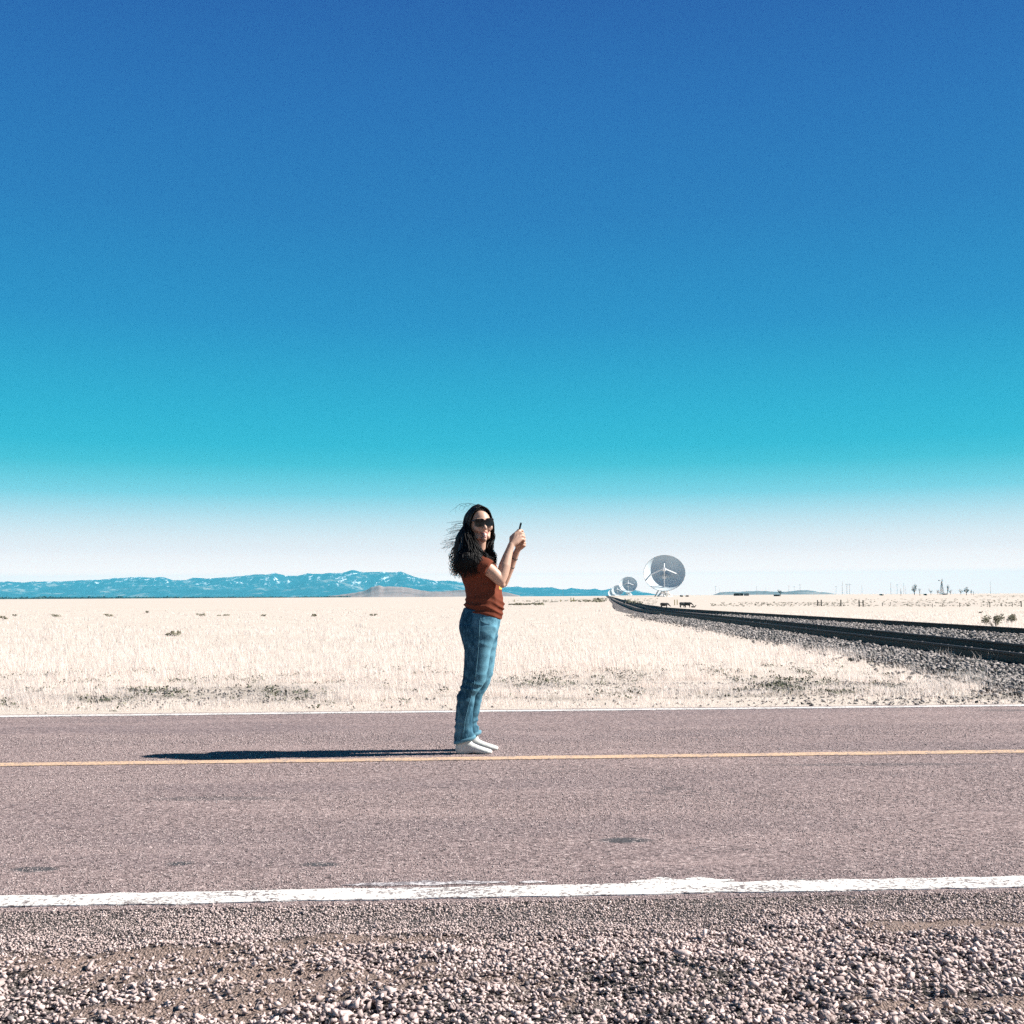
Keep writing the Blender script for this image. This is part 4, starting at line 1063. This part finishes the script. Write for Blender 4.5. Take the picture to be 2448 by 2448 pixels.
# brow, nose, cheeks, chin, lips, ears, neck
m.caps([H(.079, -.045, .030), H(.087, 0, .026), H(.079, .045, .030)], [.012, .011, .012], 10)
m.caps([H(.084, 0, .022), H(.097, 0, -.006), H(.108, 0, -.022)], [.0085, .0095, .0125], 10)
for s in (-1, 1):
    m.caps([H(.098, .010 * s, -.026), H(.086, .017 * s, -.026)], [.0085, .006], 8)
    m.caps([H(.068, .045 * s, -.022), H(.072, .036 * s, -.034)], [.022, .017], 12)
    m.ball(H(-.004, .074 * s, .0), (.016, .010, .028), 12, 8)
    m.caps([H(.052, .034 * s, -.085), H(.005, .058 * s, -.055)], [.017, .016], 10)
m.ball(H(.070, 0, -.098), .0205, 14, 10); m.caps([H(.076, -.016, -.048), H(.086, 0, -.045), H(.076, .016, -.048)], [.012, .011, .012], 10)
m.caps([H(-.030, 0, -.05), W(1138, 1318, .005)], [.050, .053], 18)
m.caps([H(.02, 0, -.085), W(1146, 1318, -.0)], [.034, .042], 14)
# torso inside the shirt
def wr(b, f, yh, yc=0.0, ins=0.0):
    B = W(b[0], b[1], yc); Fv = W(f[0], f[1], yc); d = (Fv - B).normalized() * ins; B = B + d; Fv = Fv - d; B.y = Fv.y = yc
    return (B, Fv, yh - ins)
TR = [((1108, 1480), (1188, 1492), .140), ((1112, 1440), (1204, 1455), .148), ((1115, 1414), (1200, 1420), .138), ((1108, 1393), (1197, 1400), .145), ((1098, 1370), (1194, 1380), .158), ((1097, 1350), (1187, 1356), .162), ((1102, 1334), (1176, 1338), .150), ((1112, 1322), (1162, 1324), .10), ((1120, 1312), (1158, 1314), .055)]
m.loft([wr(b, f, y, 0, .018) for b, f, y in TR], 40, 2.2)
m.caps([W(1136, 1338, -.135), W(1136, 1334, 0), W(1138, 1338, .135)], [.040, .05, .040], 14)
# arms
NA = [(1135, 1340, -.150, .052), (1160, 1354, -.165, .047), (1179, 1370, -.160, .043), (1195.5, 1387, -.145, .0385), (1201, 1374, -.135, .040), (1206.5, 1353, -.122, .040), (1212, 1333, -.105, .0325), (1218, 1315, -.088, .0255), (1222, 1303, -.078, .0225)]
m.caps([W(a, b, c) for a, b, c, r in NA], [r for *_, r in NA], 18)
m.caps([W(1196, 1389, -.145), W(1201, 1398, -.143)], [.032, .022], 12)
FA = [(1138, 1340, .150, .052), (1165, 1358, .170, .046), (1186, 1376, .160, .042), (1203, 1392, .140, .035), (1210, 1374, .125, .036), (1218, 1356, .110, .034), (1227, 1336, .092, .027), (1235, 1320, .075, .0215), (1238, 1313, .070, .020)]
m.caps([W(a, b, c) for a, b, c, r in FA], [r for *_, r in FA], 18)
# near hand
def finger(pts, rr): m.caps([W(*p) for p in pts], rr, 10)
wn = (1222.5, 1302, -.078)
for kx, ky, kz in ((1231.5, 1276, -.055), (1237, 1278.5, -.058), (1242.5, 1283, -.057), (1246, 1289, -.053)):
    m.caps([W(*wn), W((wn[0] + kx) / 2 + 1, (wn[1] + ky) / 2 + 1, (wn[2] + kz) / 2), W(kx, ky, kz)], [.020, .0165, .0125], 12)
finger([(1231.5, 1276, -.055), (1240, 1269.5, -.048), (1246.5, 1267.5, -.030), (1250, 1270.5, -.004)], [.0115, .0098, .0090, .0078])
finger([(1237, 1278.5, -.058), (1246, 1274.5, -.052), (1251.5, 1276, -.030), (1252, 1279, -.002)], [.0118, .0100, .0092, .0080])
finger([(1242.5, 1283, -.057), (1249.5, 1281.5, -.050), (1253.5, 1284, -.028), (1252.5, 1286.5, -.002)], [.0115, .0098, .0090, .0078])
finger([(1246, 1289, -.053), (1251, 1289.5, -.046), (1254, 1292.5, -.028), (1252.5, 1294.5, -.008)], [.0105, .0088, .0080, .0070])
finger([(1222.5, 1296, -.070), (1222, 1285.5, -.056), (1229, 1277.5, -.040), (1236, 1271.5, -.022), (1238.5, 1267.5, -.010)], [.0155, .0132, .0110, .0098, .0085])
# far hand
wf = (1238, 1313, .070)
for kx, ky, kz in ((1243, 1291, .052), (1248, 1295, .055), (1251, 1300, .054), (1252.5, 1305, .050)):
    m.caps([W(*wf), W((wf[0] + kx) / 2 + 1, (wf[1] + ky) / 2, (wf[2] + kz) / 2), W(kx, ky, kz)], [.018, .0150, .0118], 12)
finger([(1243, 1291, .052), (1250, 1284, .046), (1253, 1281, .028), (1251.5, 1281.5, .012)], [.0112, .0096, .0088, .0078])
finger([(1248, 1295, .055), (1253.5, 1291, .046), (1255, 1289.5, .026), (1252.5, 1290, .010)], [.0112, .0096, .0088, .0078])
finger([(1251, 1300, .054), (1255, 1298.5, .044), (1255.5, 1298, .022), (1251.5, 1298, .004)], [.0108, .0092, .0085, .0075])
finger([(1252.5, 1305, .050), (1255, 1304.5, .038), (1254.5, 1304, .018), (1250, 1303, .002)], [.0098, .0084, .0078, .0068])
finger([(1236, 1306, .062), (1233, 1296, .048), (1233.5, 1285, .030), (1237, 1277, .016)], [.0145, .0125, .0105, .0085])
# legs inside the jeans, feet inside the socks
NL = [((1106, 1478), (1186, 1490), .066), ((1106, 1505), (1182, 1508), .072), ((1110, 1555), (1174, 1555), .080), ((1110, 1590), (1168, 1590), .073), ((1108, 1622), (1163, 1622), .066), ((1100, 1648), (1148, 1646), .058), ((1094, 1672), (1136, 1668), .058), ((1092, 1710), (1130, 1710), .052), ((1095, 1745), (1127, 1745), .045), ((1098, 1778), (1130, 1776), .042)]
m.loft([wr(b, f, y, -.088, .014) for b, f, y in NL], 28, 2.1)
FL = [((1112, 1478), (1186, 1490), .066), ((1112, 1505), (1184, 1508), .072), ((1118, 1558), (1185, 1556), .080), ((1122, 1590), (1181, 1590), .073), ((1120, 1622), (1174, 1620), .066), ((1114, 1646), (1162, 1640), .058), ((1107, 1670), (1149, 1666), .058), ((1104, 1706), (1145, 1702), .052), ((1110, 1738), (1140, 1736), .045), ((1113, 1772), (1142, 1769), .042)]
m.loft([wr(b, f, y, .088, .014) for b, f, y in FL], 28, 2.1)
def foot(mm, ox, oy, out, ins=0.0):
    """foot along +X, heel at ox; rings of (x, z0, z1, halfwidth, y shift)"""
    prf = [(-.004, .018, .045, .018), (.004, .004, .075, .028), (.03, 0, .105, .033), (.062, 0, .104, .034), (.088, .004, .088, .034), (.115, .008, .066, .035), (.150, .004, .050, .040), (.182, 0, .039, .044), (.208, 0, .031, .041), (.228, .002, .024, .031), (.238, .007, .018, .018)]
    n = 20; V = []
    for x, z0, z1, hw in prf:
        for k in range(n):
            th = 2 * math.pi * k / n; c_, s_ = math.cos(th), math.sin(th)
            c_ = math.copysign(abs(c_) ** .85, c_); zc = (z0 + z1) / 2; hz_ = (z1 - z0) / 2 - ins; s_ = max(s_, -.86) / .86 if s_ < 0 else s_
            V.append(Vector((ox + x * (1 - 2 * ins) + ins, oy + out * x + c_ * (hw - ins), zc + s_ * hz_)))
    Fc = [(i * n + k, i * n + (k + 1) % n, (i + 1) * n + (k + 1) % n, (i + 1) * n + k) for i in range(len(prf) - 1) for k in range(n)]
    Fc.append(tuple(range(n - 1, -1, -1))); b_ = (len(prf) - 1) * n; Fc.append(tuple(range(b_, b_ + n)))
    mm.add(V, Fc)
hx = W(1091, 1790, -.088).x; fx = W(1107.5, 1780, .088).x
foot(m, hx, -.088, -.03, .004); foot(m, fx, .088, .0, .004)
body = remeshed(m, 'body', SKIN, root, .0042, 3, .5)

# socks
for ox, oy, out, tx in ((hx, -.088, -.03, 1112), (fx, .088, .0, 1127)):
    m = MB(); foot(m, ox, oy, out, -.002)
    zt = .145; c0 = Vector((ox + .052, oy, .075)); m.loft([(Vector((ox + .004, oy, .05)), Vector((ox + .105, oy, .06)), .036), (Vector((ox + .008, oy, .09)), Vector((ox + .10, oy, .10)), .038), (Vector((ox + .012, oy, zt)), Vector((ox + .098, oy, zt)), .040)], 24, 2.0)
    remeshed(m, 'sock', SOCK, root, .005, 4, .5)

# jeans
PR = [((1109, 1452), (1198, 1470), .150), ((1103, 1468), (1197, 1482), .163), ((1098, 1487), (1195.5, 1494), .174), ((1097, 1502), (1191, 1506), .176), ((1101, 1520), (1186, 1522), .174), ((1107, 1534), (1181, 1534), .166)]
NLJ = [((1097, 1494), (1190, 1498), .090), ((1099, 1510), (1186, 1512), .090), ((1104, 1530), (1182, 1530), .089), ((1110, 1555), (1174, 1555), .084), ((1109, 1590), (1168.5, 1590), .077), ((1107, 1616), (1164, 1616), .073), ((1104, 1632), (1160, 1632), .071), ((1099, 1645), (1151, 1643), .069), ((1093, 1665), (1137, 1662), .060), ((1089.5, 1700), (1131, 1700), .056), ((1087, 1740), (1129, 1738), .058), ((1086, 1764), (1133, 1756), .064), ((1086.5, 1777), (1136, 1763), .065)]
FLJ = [((1106, 1494), (1193, 1498), .090), ((1108, 1510), (1191, 1513), .090), ((1113, 1532), (1190, 1532), .089), ((1118, 1560), (1186, 1556), .084), ((1120, 1590), (1182, 1590), .077), ((1119, 1618), (1177.5, 1616), .073), ((1116, 1636), (1172, 1634), .071), ((1110, 1650), (1162, 1647), .068), ((1105, 1672), (1153, 1668), .063), ((1103, 1702), (1147, 1698), .056), ((1103, 1733), (1141, 1727), .056), ((1103, 1754), (1146, 1745), .063), ((1104, 1765), (1149, 1752), .064)]
m = MB(); m.loft([wr(b, f, y) for b, f, y in PR], 44, 2.4)
m.loft([wr(b, f, y, -.088) for b, f, y in NLJ], 32, 2.3); m.loft([wr(b, f, y, .088) for b, f, y in FLJ], 32, 2.3)
jeans = remeshed(m, 'jeans', JN, root, .0058, 5, .5)
kz = W(1130, 1640).z; hz0 = W(1110, 1765).z; cz = W(1140, 1525).z
def jfold(co, no):
    d = np.zeros(len(co)); 
    for i, (p, n_) in enumerate(zip(co, no)):
        x, y, z = p
        side = 1.0 if y < 0 else -1.0
        w = math.exp(-((z - kz + .01) / .075) ** 2) * .9 + math.exp(-((z - hz0 - .05) / .07) ** 2) * .8 + math.exp(-((z - cz) / .07) ** 2) * .22 + .10
        ph = z * 95 + x * 26 * side + 3.0 * noise.noise(Vector((x * 9, y * 9, z * 11)))
        a = 1 - abs(math.sin(ph * .5)) 
        d[i] = w * (.0115 * (a * 1.6 - .8) * (0.55 + noise.noise(Vector((x * 6 + 4, y * 6, z * 7)))) + .0045 * noise.noise(Vector((x * 22, y * 22, z * 34))))
    return d
displace(jeans, jfold)
# hem cuffs, pockets
DEN2 = plain('denim_seam', (0.10, 0.22, 0.28), 0.95, 0.1, 0.3, 40)
for (b, f, yc) in (((1085, 1778), (1137.5, 1763.5), -.088), ((1102, 1766), (1150.5, 1752.5), .088)):
    rg = []
    for dpy, e in ((-7, -.001), (-3.5, .002), (0, .001), (1.5, -.005)):
        B = W(b[0], b[1] + dpy, yc); Fv = W(f[0], f[1] + dpy, yc); B.y = Fv.y = yc; k = (Fv - B).normalized(); rg.append((B - k * e, Fv + k * e, .066 + e))
    m = MB().loft(rg, 32, 2.3); c = m.build('hem_cuff', DEN2, root, True)
# front pocket seam on the near hip
pts = []
for t_ in np.linspace(0, 1, 12):
    px = 1148 + 33 * t_; py = 1474 + 15 * math.sin(t_ * 1.9) * (1 - .25 * t_) if False else 1478 + 12 * math.sin(math.pi * (t_ * .55 + .1)) * 1.0
    pts.append((px, py))
deps = bpy.context.evaluated_depsgraph_get()
from mathutils.bvhtree import BVHTree
def bvh(o):
    me = o.data; return BVHTree.FromPolygons([v.co for v in me.vertices], [p.vertices[:] for p in me.polygons])
JB = bvh(jeans)
def on_surf(B, px, py, off=.002, y=-.3):
    p = W(px, py, y); cam_ = Vector((0, 0, CAMH)) - PO; d = (p - cam_).normalized(); h = B.ray_cast(p, d)
    if h[0] is None: return None
    return h[0] + h[1] * off * (1 if h[1].y < 0 else -1)
for crv in ([(1148, 1477), (1152, 1486), (1162, 1491), (1172, 1491), (1181, 1486)], [(1147, 1482), (1146, 1520), (1143, 1560), (1139, 1600), (1133, 1640), (1122, 1680), (1112, 1720), (1108, 1755)]):
    P_ = []
    for (a, b) in zip(crv[:-1], crv[1:]):
        for t_ in np.linspace(0, 1, 10)[:-1]:
            q = on_surf(JB, a[0] + (b[0] - a[0]) * t_, a[1] + (b[1] - a[1]) * t_)
            if q is not None: P_.append(q)
    if len(P_) > 3: MB().tube(P_, .0016, 5).build('seam', DEN2, root)

# t-shirt
TS = [((1110, 1458), (1199.5, 1481), .160), ((1110, 1447), (1203, 1466), .161), ((1112, 1434), (1206, 1450), .157), ((1114, 1420), (1204, 1430), .150), ((1112, 1405), (1200, 1412), .149), ((1104, 1385), (1198, 1396), .156), ((1097, 1366), (1196, 1378), .166), ((1096, 1348), (1188, 1354), .168), ((1100, 1334), (1177, 1338), .158), ((1109, 1322), (1165, 1324), .118), ((1119, 1313), (1158, 1316), .066)]
m = MB(); m.loft([wr(b, f, y) for b, f, y in TS], 48, 2.25)
m.caps([W(1136, 1338, -.125), W(1136, 1333, 0), W(1138, 1338, .125)], [.052, .05, .052], 16)
def sleeve(a, b, c, r0, r1, r2):
    m.tube([W(*a), W(*b), W(*c)], [r0, r1, r2], 22); m.ball(W(*a), r0, 18, 12)
sleeve((1134, 1339, -.140), (1148, 1348.5, -.162), (1168, 1362, -.176), .064, .064, .066)
sleeve((1138, 1339, .140), (1152, 1348, .158), (1168, 1358, .168), .063, .061, .060)
shirt = remeshed(m, 't_shirt', SH, root, .0055, 5, .5)
wz_ = W(1150, 1452).z; bz = W(1150, 1400).z
def sfold(co, no):
    d = np.zeros(len(co))
    for i, p in enumerate(co):
        x, y, z = p
        w1 = math.exp(-((z - wz_) / .055) ** 2); w2 = math.exp(-((z - bz) / .09) ** 2)
        ph1 = (z * 1.0 + x * .28 + y * .1) * 150 + 3.2 * noise.noise(Vector((x * 7, y * 7, z * 9)))
        ph2 = (x * .8 + z * .35) * 95 + 3 * noise.noise(Vector((x * 5 + 7, y * 5, z * 5)))
        f1 = (1 - abs(math.sin(ph1 * .5))) * 1.5 - .75; f2 = (1 - abs(math.sin(ph2 * .5))) * 1.5 - .75
        d[i] = .0115 * w1 * f1 * (.6 + noise.noise(Vector((x * 6, y * 6, z * 6 + 3)))) + .0085 * w2 * f2 * (.5 + noise.noise(Vector((x * 5, y * 5 + 9, z * 5)))) + .0035 * noise.noise(Vector((x * 20, y * 20, z * 26)))
    return d
displace(shirt, sfold)

# bracelets on the far wrist
for px, py, y in ((1231, 1333, .090), (1222, 1352, .107)):
    a = W(px - .8, py + 2, y); b = W(px + .8, py - 2, y); ax = (W(1235, 1320, .075) - W(1218, 1356, .110)).normalized()
    c = W(px - 3.5, py, y); r_ = .030 if py < 1340 else .0355; e1 = ax.cross(Vector((0, 1, 0))).normalized(); e2 = ax.cross(e1)
    MB().tube([c + e1 * r_ * math.cos(t_) + e2 * r_ * math.sin(t_) for t_ in np.linspace(0, 2 * math.pi, 25)], .0028, 6, False).build('bracelet', HAIR, root, True)

# mouth and sunglasses
MB().caps([H(.0860, -.026, -.053), H(.0985, 0, -.054), H(.0860, .026, -.053)], [.0025, .0038, .0025], 10).build('upper_lip', LIP, root, True)
MB().caps([H(.086, -.024, -.057), H(.0945, -.008, -.076), H(.0945, .008, -.076), H(.086, .024, -.057)], [.0025, .004, .004, .0025], 10).build('lower_lip', LIP, root, True)
MB().ball(H(.0905, 0, -.063), (.009, .015, .010), 14, 10).build('mouth_opening', TEETH, root, True)
MB().caps([H(.086, -.002, -.064), H(.101, -.004, -.068), H(.108, -.006, -.081)], [.0125, .0130, .0105], 14).build('tongue', TONG, root, True)
def slab(mm, ctr, wl, hu, curve, thick):
    """rounded lens plate bent round the face"""
    n = 22; ring = []
    for k in range(n):
        th = 2 * math.pi * k / n; c_, s_ = math.cos(th), math.sin(th)
        ring.append((math.copysign(abs(c_) ** .62, c_) * wl, math.copysign(abs(s_) ** .62, s_) * hu * (1.0 if s_ > 0 else 1.05)))
    V = []
    for off in (0, thick):
        for l, u_ in ring:
            L_ = ctr[1] + l * (1 - .06 * (u_ < 0)); V.append(H(ctr[0] + off - curve * L_ * L_, L_, ctr[2] + u_))
        V.append(H(ctr[0] + off - curve * ctr[1] ** 2, ctr[1], ctr[2]))
    Fc = [(k, (k + 1) % n, n) for k in range(n)] + [(n + 1 + (k + 1) % n, n + 1 + k, 2 * n + 1) for k in range(n)] + [(k, n + 1 + k, n + 1 + (k + 1) % n, (k + 1) % n) for k in range(n)]
    mm.add(V, Fc)
m = MB()
for s in (-1, 1): slab(m, (.1035, .0345 * s, .014), .0325, .0275, 5.2, .004)
m.caps([H(.106, -.010, .026), H(.107, .010, .026)], [.0045, .0045], 8)
for s in (-1, 1): m.caps([H(.082, .066 * s, .030), H(.060, .0745 * s, .028), H(.0, .079 * s, .020)], [.0065, .0045, .003], 8)
gl = m.build('sunglasses', BLACK, root, False)
m = MB()
for s in (-1, 1): slab(m, (.1065, .0345 * s, .014), .0278, .0228, 5.2, .0018)
m.build('lens', LENS, gl, False)

# hair: cap, mass and strands
m = MB()
nu, nv = 44, 26; V = []
for i in range(nv + 1):
    ph = math.pi * i / nv
    for j in range(nu):
        th = 2 * math.pi * j / nu; f, l, u_ = math.sin(ph) * math.cos(th), math.sin(ph) * math.sin(th), math.cos(ph)
        V.append(H(f * .094 - .022 - .012 * (u_ < 0) * -u_, l * .083, u_ * .116 + .0165))
Fc = [(i * nu + j, i * nu + (j + 1) % nu, (i + 1) * nu + (j + 1) % nu, (i + 1) * nu + j) for i in range(nv) for j in range(nu)]
m.add(V, Fc)
m.caps([H(-.05, -.02, -.02), W(1112, 1290, .02), W(1104, 1318, .02), W(1103, 1340, .01), W(1108, 1358, .01)], [.075, .066, .060, .05, .032], 18)
m.caps([W(1122, 1285, -.03), W(1116, 1310, -.09), W(1113, 1333, -.125), W(1112, 1356, -.125)], [.052, .055, .055, .030], 18)
m.caps([W(1134, 1306, -.09), W(1142, 1324, -.145), W(1150, 1338, -.16)], [.035, .036, .02], 14)
hair = remeshed(m, 'hair', HAIR, root, .006, 3, .5)
def cr(P, n):
    P = [P[0]] + P + [P[-1]]; out = []
    for i in range(1, len(P) - 2):
        for k in range(n):
            t_ = k / n; p0, p1, p2, p3 = P[i - 1:i + 3]
            out.append(.5 * ((2 * p1) + (p2 - p0) * t_ + (2 * p0 - 5 * p1 + 4 * p2 - p3) * t_ ** 2 + (3 * p1 - p0 - 3 * p2 + p3) * t_ ** 3))
    out.append(P[-2]); return out
hm = MB(); rr_ = random.Random(5)
def strand(keys, r0, wave=.006, n=5, tip=.25):
    P = cr(keys, n); ph = rr_.uniform(0, 6.28); fr = rr_.uniform(5, 9); N_ = len(P); out = []
    for i, p in enumerate(P):
        t_ = i / (N_ - 1); a = wave * t_ * 1.3
        out.append(p + Vector((math.sin(ph + fr * t_ * 1.6) * a, math.cos(ph * 1.7 + fr * t_ * 1.3) * a, 0)))
    hm.tube(out, [r0 * (1 - (1 - tip) * (i / (N_ - 1)) ** 1.5) for i in range(N_)], 5)
for k in range(620):      # back and near side, falling over the shoulder
    l = -abs(rr_.gauss(.5, .4)); l = max(l, -1); u_ = rr_.uniform(.1, 1.0)
    a = rr_.uniform(0, 1); # azimuth from near temple to the back of the head
    az = R(95 + 110 * a); up_ = rr_.uniform(.15, 1.0)
    f = math.cos(az) * math.sqrt(1 - up_ ** 2) ; l = -math.sin(az) * math.sqrt(1 - up_ ** 2)
    p0 = H(f * .092 - .016, l * .081, up_ * .118 + .016)
    p1 = H(math.cos(az) * .108 - .022, -math.sin(az) * .092, rr_.uniform(-.01, .03))
    ex = 1086 + 38 * (1 - a) + rr_.gauss(0, 5); ey = rr_.uniform(1342, 1378) - 6 * (1 - a)
    yy_ = -.19 * (1 - a) + .06 * a + rr_.gauss(0, .015)
    if a < .35 and rr_.random() < .65: ex = rr_.uniform(1122, 1166); ey = rr_.uniform(1328, 1352); yy_ = -.215 + (.03 if ex > 1150 else 0)
    p3 = W(ex, ey, yy_); p2 = p1.lerp(p3, .5); p2.x += (-.022 if a > .3 else -.006) + rr_.gauss(0, .006); p2.y += -.055 * (1 - a)
    strand([p0, p1, p2, p3], rr_.uniform(.003, .0052), .010)
for k in range(170):      # crown fill following the skull
    az = rr_.uniform(-1, 1) * R(165); az += R(180); u0 = rr_.uniform(.80, 1.0); s_ = rr_.choice((-1, 1))
    p0 = H(rr_.uniform(-.06, .050), rr_.gauss(0, .004), .134); p0 = H((p0 - HCn).dot(HF), 0, .136 - 7.5 * ((p0 - HCn).dot(HF) + .01) ** 2)
    ff = (p0 - HCn).dot(HF)
    p1 = H(ff - .004, .055 * s_, .105 - 5 * (ff + .01) ** 2); p2 = H(min(ff, .02) - .015, .085 * s_, .04); p3 = H(min(ff, .0) - .03, .088 * s_, -.045)
    strand([p0, p1, p2, p3], rr_.uniform(.003, .0045), .002)
for k in range(85):      # hair framing the forehead
    s_ = rr_.choice((-1, 1)); t_ = rr_.random()
    p0 = H(.052 - .02 * t_, .002 * s_, .124 + .004 * t_); p1 = H(.060 - .03 * t_, .040 * s_, .103 + .006 * t_)
    p2 = H(.044 - .03 * t_, (.070 + .006 * t_) * s_, .062); p3 = H(.020 - .03 * t_, .083 * s_, .01)
    strand([p0, p1, p2, p3], rr_.uniform(.003, .0045), .0015)
for k in range(150):      # far side locks falling in front of the chest
    t_ = rr_.random()
    p0 = H(.02 - .05 * t_, .055, .105); p1 = H(.028 - .05 * t_, .086, .03); p2 = H(.020 - .04 * t_, .090 + rr_.gauss(0, .003), -.045)
    q1 = W(1178 + rr_.gauss(0, 2.2), 1283, .045 + rr_.gauss(0, .012)); q2 = W(1171 + rr_.gauss(0, 3), 1309, .02 + rr_.gauss(0, .015)); q3 = W(1178 + rr_.gauss(0, 3.5), 1328, -.02); q4 = W(rr_.uniform(1174, 1187.5), rr_.uniform(1336, 1352), -.04)
    strand([p0, p1, p2, q1, q2, q3, q4], rr_.uniform(.0022, .004), .006, 4)
for k in range(60):       # locks lying over the chest and near shoulder
    p1 = H(-.02, -.080, -.04); q1 = W(rr_.uniform(1122, 1140), 1306, -.10); q2 = W(rr_.uniform(1140, 1164), 1324, -.17 + rr_.gauss(0, .01)); q3 = W(rr_.uniform(1155, 1182), rr_.uniform(1334, 1350), -.170)
    strand([p1, q1, q2, q3], rr_.uniform(.0025, .004), .008)
for k in range(44):       # wind blown wisps to the left
    st_ = W(rr_.uniform(1093, 1104), rr_.uniform(1258, 1300), rr_.uniform(-.03, .06)); L1 = rr_.uniform(14, 36)
    a_ = W(0, 0, 0); py_ = rr_.uniform(1246, 1312); px_ = 1116 - 22 * (py_ - 1246) / 66; L1 += 10
    st_ = W(px_, py_, rr_.uniform(-.03, .06)); e1 = W(px_ - L1 * .5, py_ + rr_.uniform(-4, 4), .02); e2 = W(px_ - L1, py_ + rr_.uniform(2, 16), .03)
    strand([st_, e1, e2], rr_.uniform(.0008, .0014), .012, 7, .5)
for k in range(22):       # loose curls down the back
    py_ = rr_.uniform(1305, 1350); st_ = W(rr_.uniform(1086, 1092), py_, rr_.uniform(-.02, .06)); L1 = rr_.uniform(3, 13)
    strand([st_, W(1084 - L1 * .7, py_ + 10, .02), W(1082 - L1 * .6, py_ + 22, .02), W(1084 - L1 * .2 , py_ + rr_.uniform(26, 36), .02)], rr_.uniform(.0012, .002), .012, 6, .5)
for k in range(7):
    st_ = H(-.02 + rr_.gauss(0, .02), -.04 + rr_.gauss(0, .03), .125); strand([st_, st_ + Vector((-.05, .01, .012 + rr_.uniform(-.01, .01))), st_ + Vector((-.10, .01, -.02 + rr_.uniform(-.03, .01)))], .0009, .01, 6, .5)
for k in range(330):      # fall over near shoulder and upper back, lengthened to stand in for shirt shade
    a = rr_.random(); p0 = H(rr_.uniform(-.06, .01), -.078, rr_.uniform(-.02, .06)); q1 = W(1118 + 14 * a, 1296, -.10 - .03 * a)
    q2 = W(1096 + 52 * a + rr_.gauss(0, 3), 1322, -.175 - .035 * math.sin(math.pi * a)); ex = 1092 + 66 * a + rr_.gauss(0, 4)
    q3 = W(ex, 1346, -.205 - .02 * math.sin(math.pi * a)); q4 = W(ex + rr_.gauss(-1, 3), rr_.uniform(1356, 1384) - 26 * max(0, a - .45), -.198)
    strand([p0, q1, q2, q3, q4], rr_.uniform(.003, .0046), .007, 4)
for k in range(70):       # temple locks beside the face, over the ear
    t_ = rr_.random(); p0 = H(.045 - .03 * t_, -.030, .118); p1 = H(.048 - .04 * t_, -.074, .062); p2 = H(.040 - .05 * t_, -.084, .0); p3 = H(.018 - .04 * t_, -.083, -.06); q1 = W(1128 + rr_.gauss(0, 3), 1306, -.11)
    strand([p0, p1, p2, p3, q1], rr_.uniform(.0028, .0042), .003, 4)
for k in range(70):       # closes the gap between far cheek and the front lock
    p0 = H(.0, .078, .03); p1 = H(-.005 + rr_.gauss(0, .01), .074, -.05); q1 = W(1166 + rr_.gauss(0, 3), 1294, .06); q2 = W(1163 + rr_.gauss(0, 4), 1318, .03); q3 = W(rr_.uniform(1160, 1180), rr_.uniform(1330, 1344), -.03)
    strand([p0, p1, q1, q2, q3], rr_.uniform(.0028, .0042), .006, 4)
st = hm.build('hair_strands', HAIR, root, True)
# one hair object
bpy.ops.object.select_all(action='DESELECT')
st.select_set(True); hair.select_set(True); bpy.context.view_layer.objects.active = hair; bpy.ops.object.join(); hair.name = 'hair'

# phone in the hands: a thing of its own
PH = plain('phone_case', (0.012, 0.013, 0.016), 0.35, 0.5, 0.1, 5); SCR = plain('phone_screen', (0.02, 0.022, 0.025), 0.08, 0.6, 0.05, 5)
a = W(1245.6, 1250, 0); b = W(1236, 1292, 0); a.y = b.y = -.005; ctr = (a + b) / 2; ln = (a - b).length
up_ = (a - b).normalized(); sd_ = Vector((0, 1, 0)); nn = sd_.cross(up_)
RM = Matrix((nn, sd_, up_)).transposed()
pe = empty('phone', PO + ctr); tag(pe, 'thin black phone held up in both hands of the person', 'phone')
bm = bmesh.new(); bmesh.ops.create_cube(bm, size=1); bmesh.ops.scale(bm, vec=(.0115, .070, ln), verts=bm.verts)
bmesh.ops.bevel(bm, geom=[e for e in bm.edges if abs((e.verts[0].co - e.verts[1].co).x) > .001], offset=.009, segments=4, affect='EDGES')
bmesh.ops.transform(bm, matrix=RM.to_4x4(), verts=bm.verts)
me = bpy.data.meshes.new('phone_body'); bm.to_mesh(me); bm.free(); me.materials.append(PH); link('phone_body', me, pe)
sgn = -1 if nn.x > 0 else 1
MB().box(nn * .0062 * sgn, (.0010, .060, ln * .84), RM).build('screen', SCR, pe)
MB().tube([nn * (-.0055 * sgn) + up_ * ln * .42 + sd_ * .02, nn * (-.0070 * sgn) + up_ * ln * .42 + sd_ * .02], .005, 10).build('camera_lens', SCR, pe)
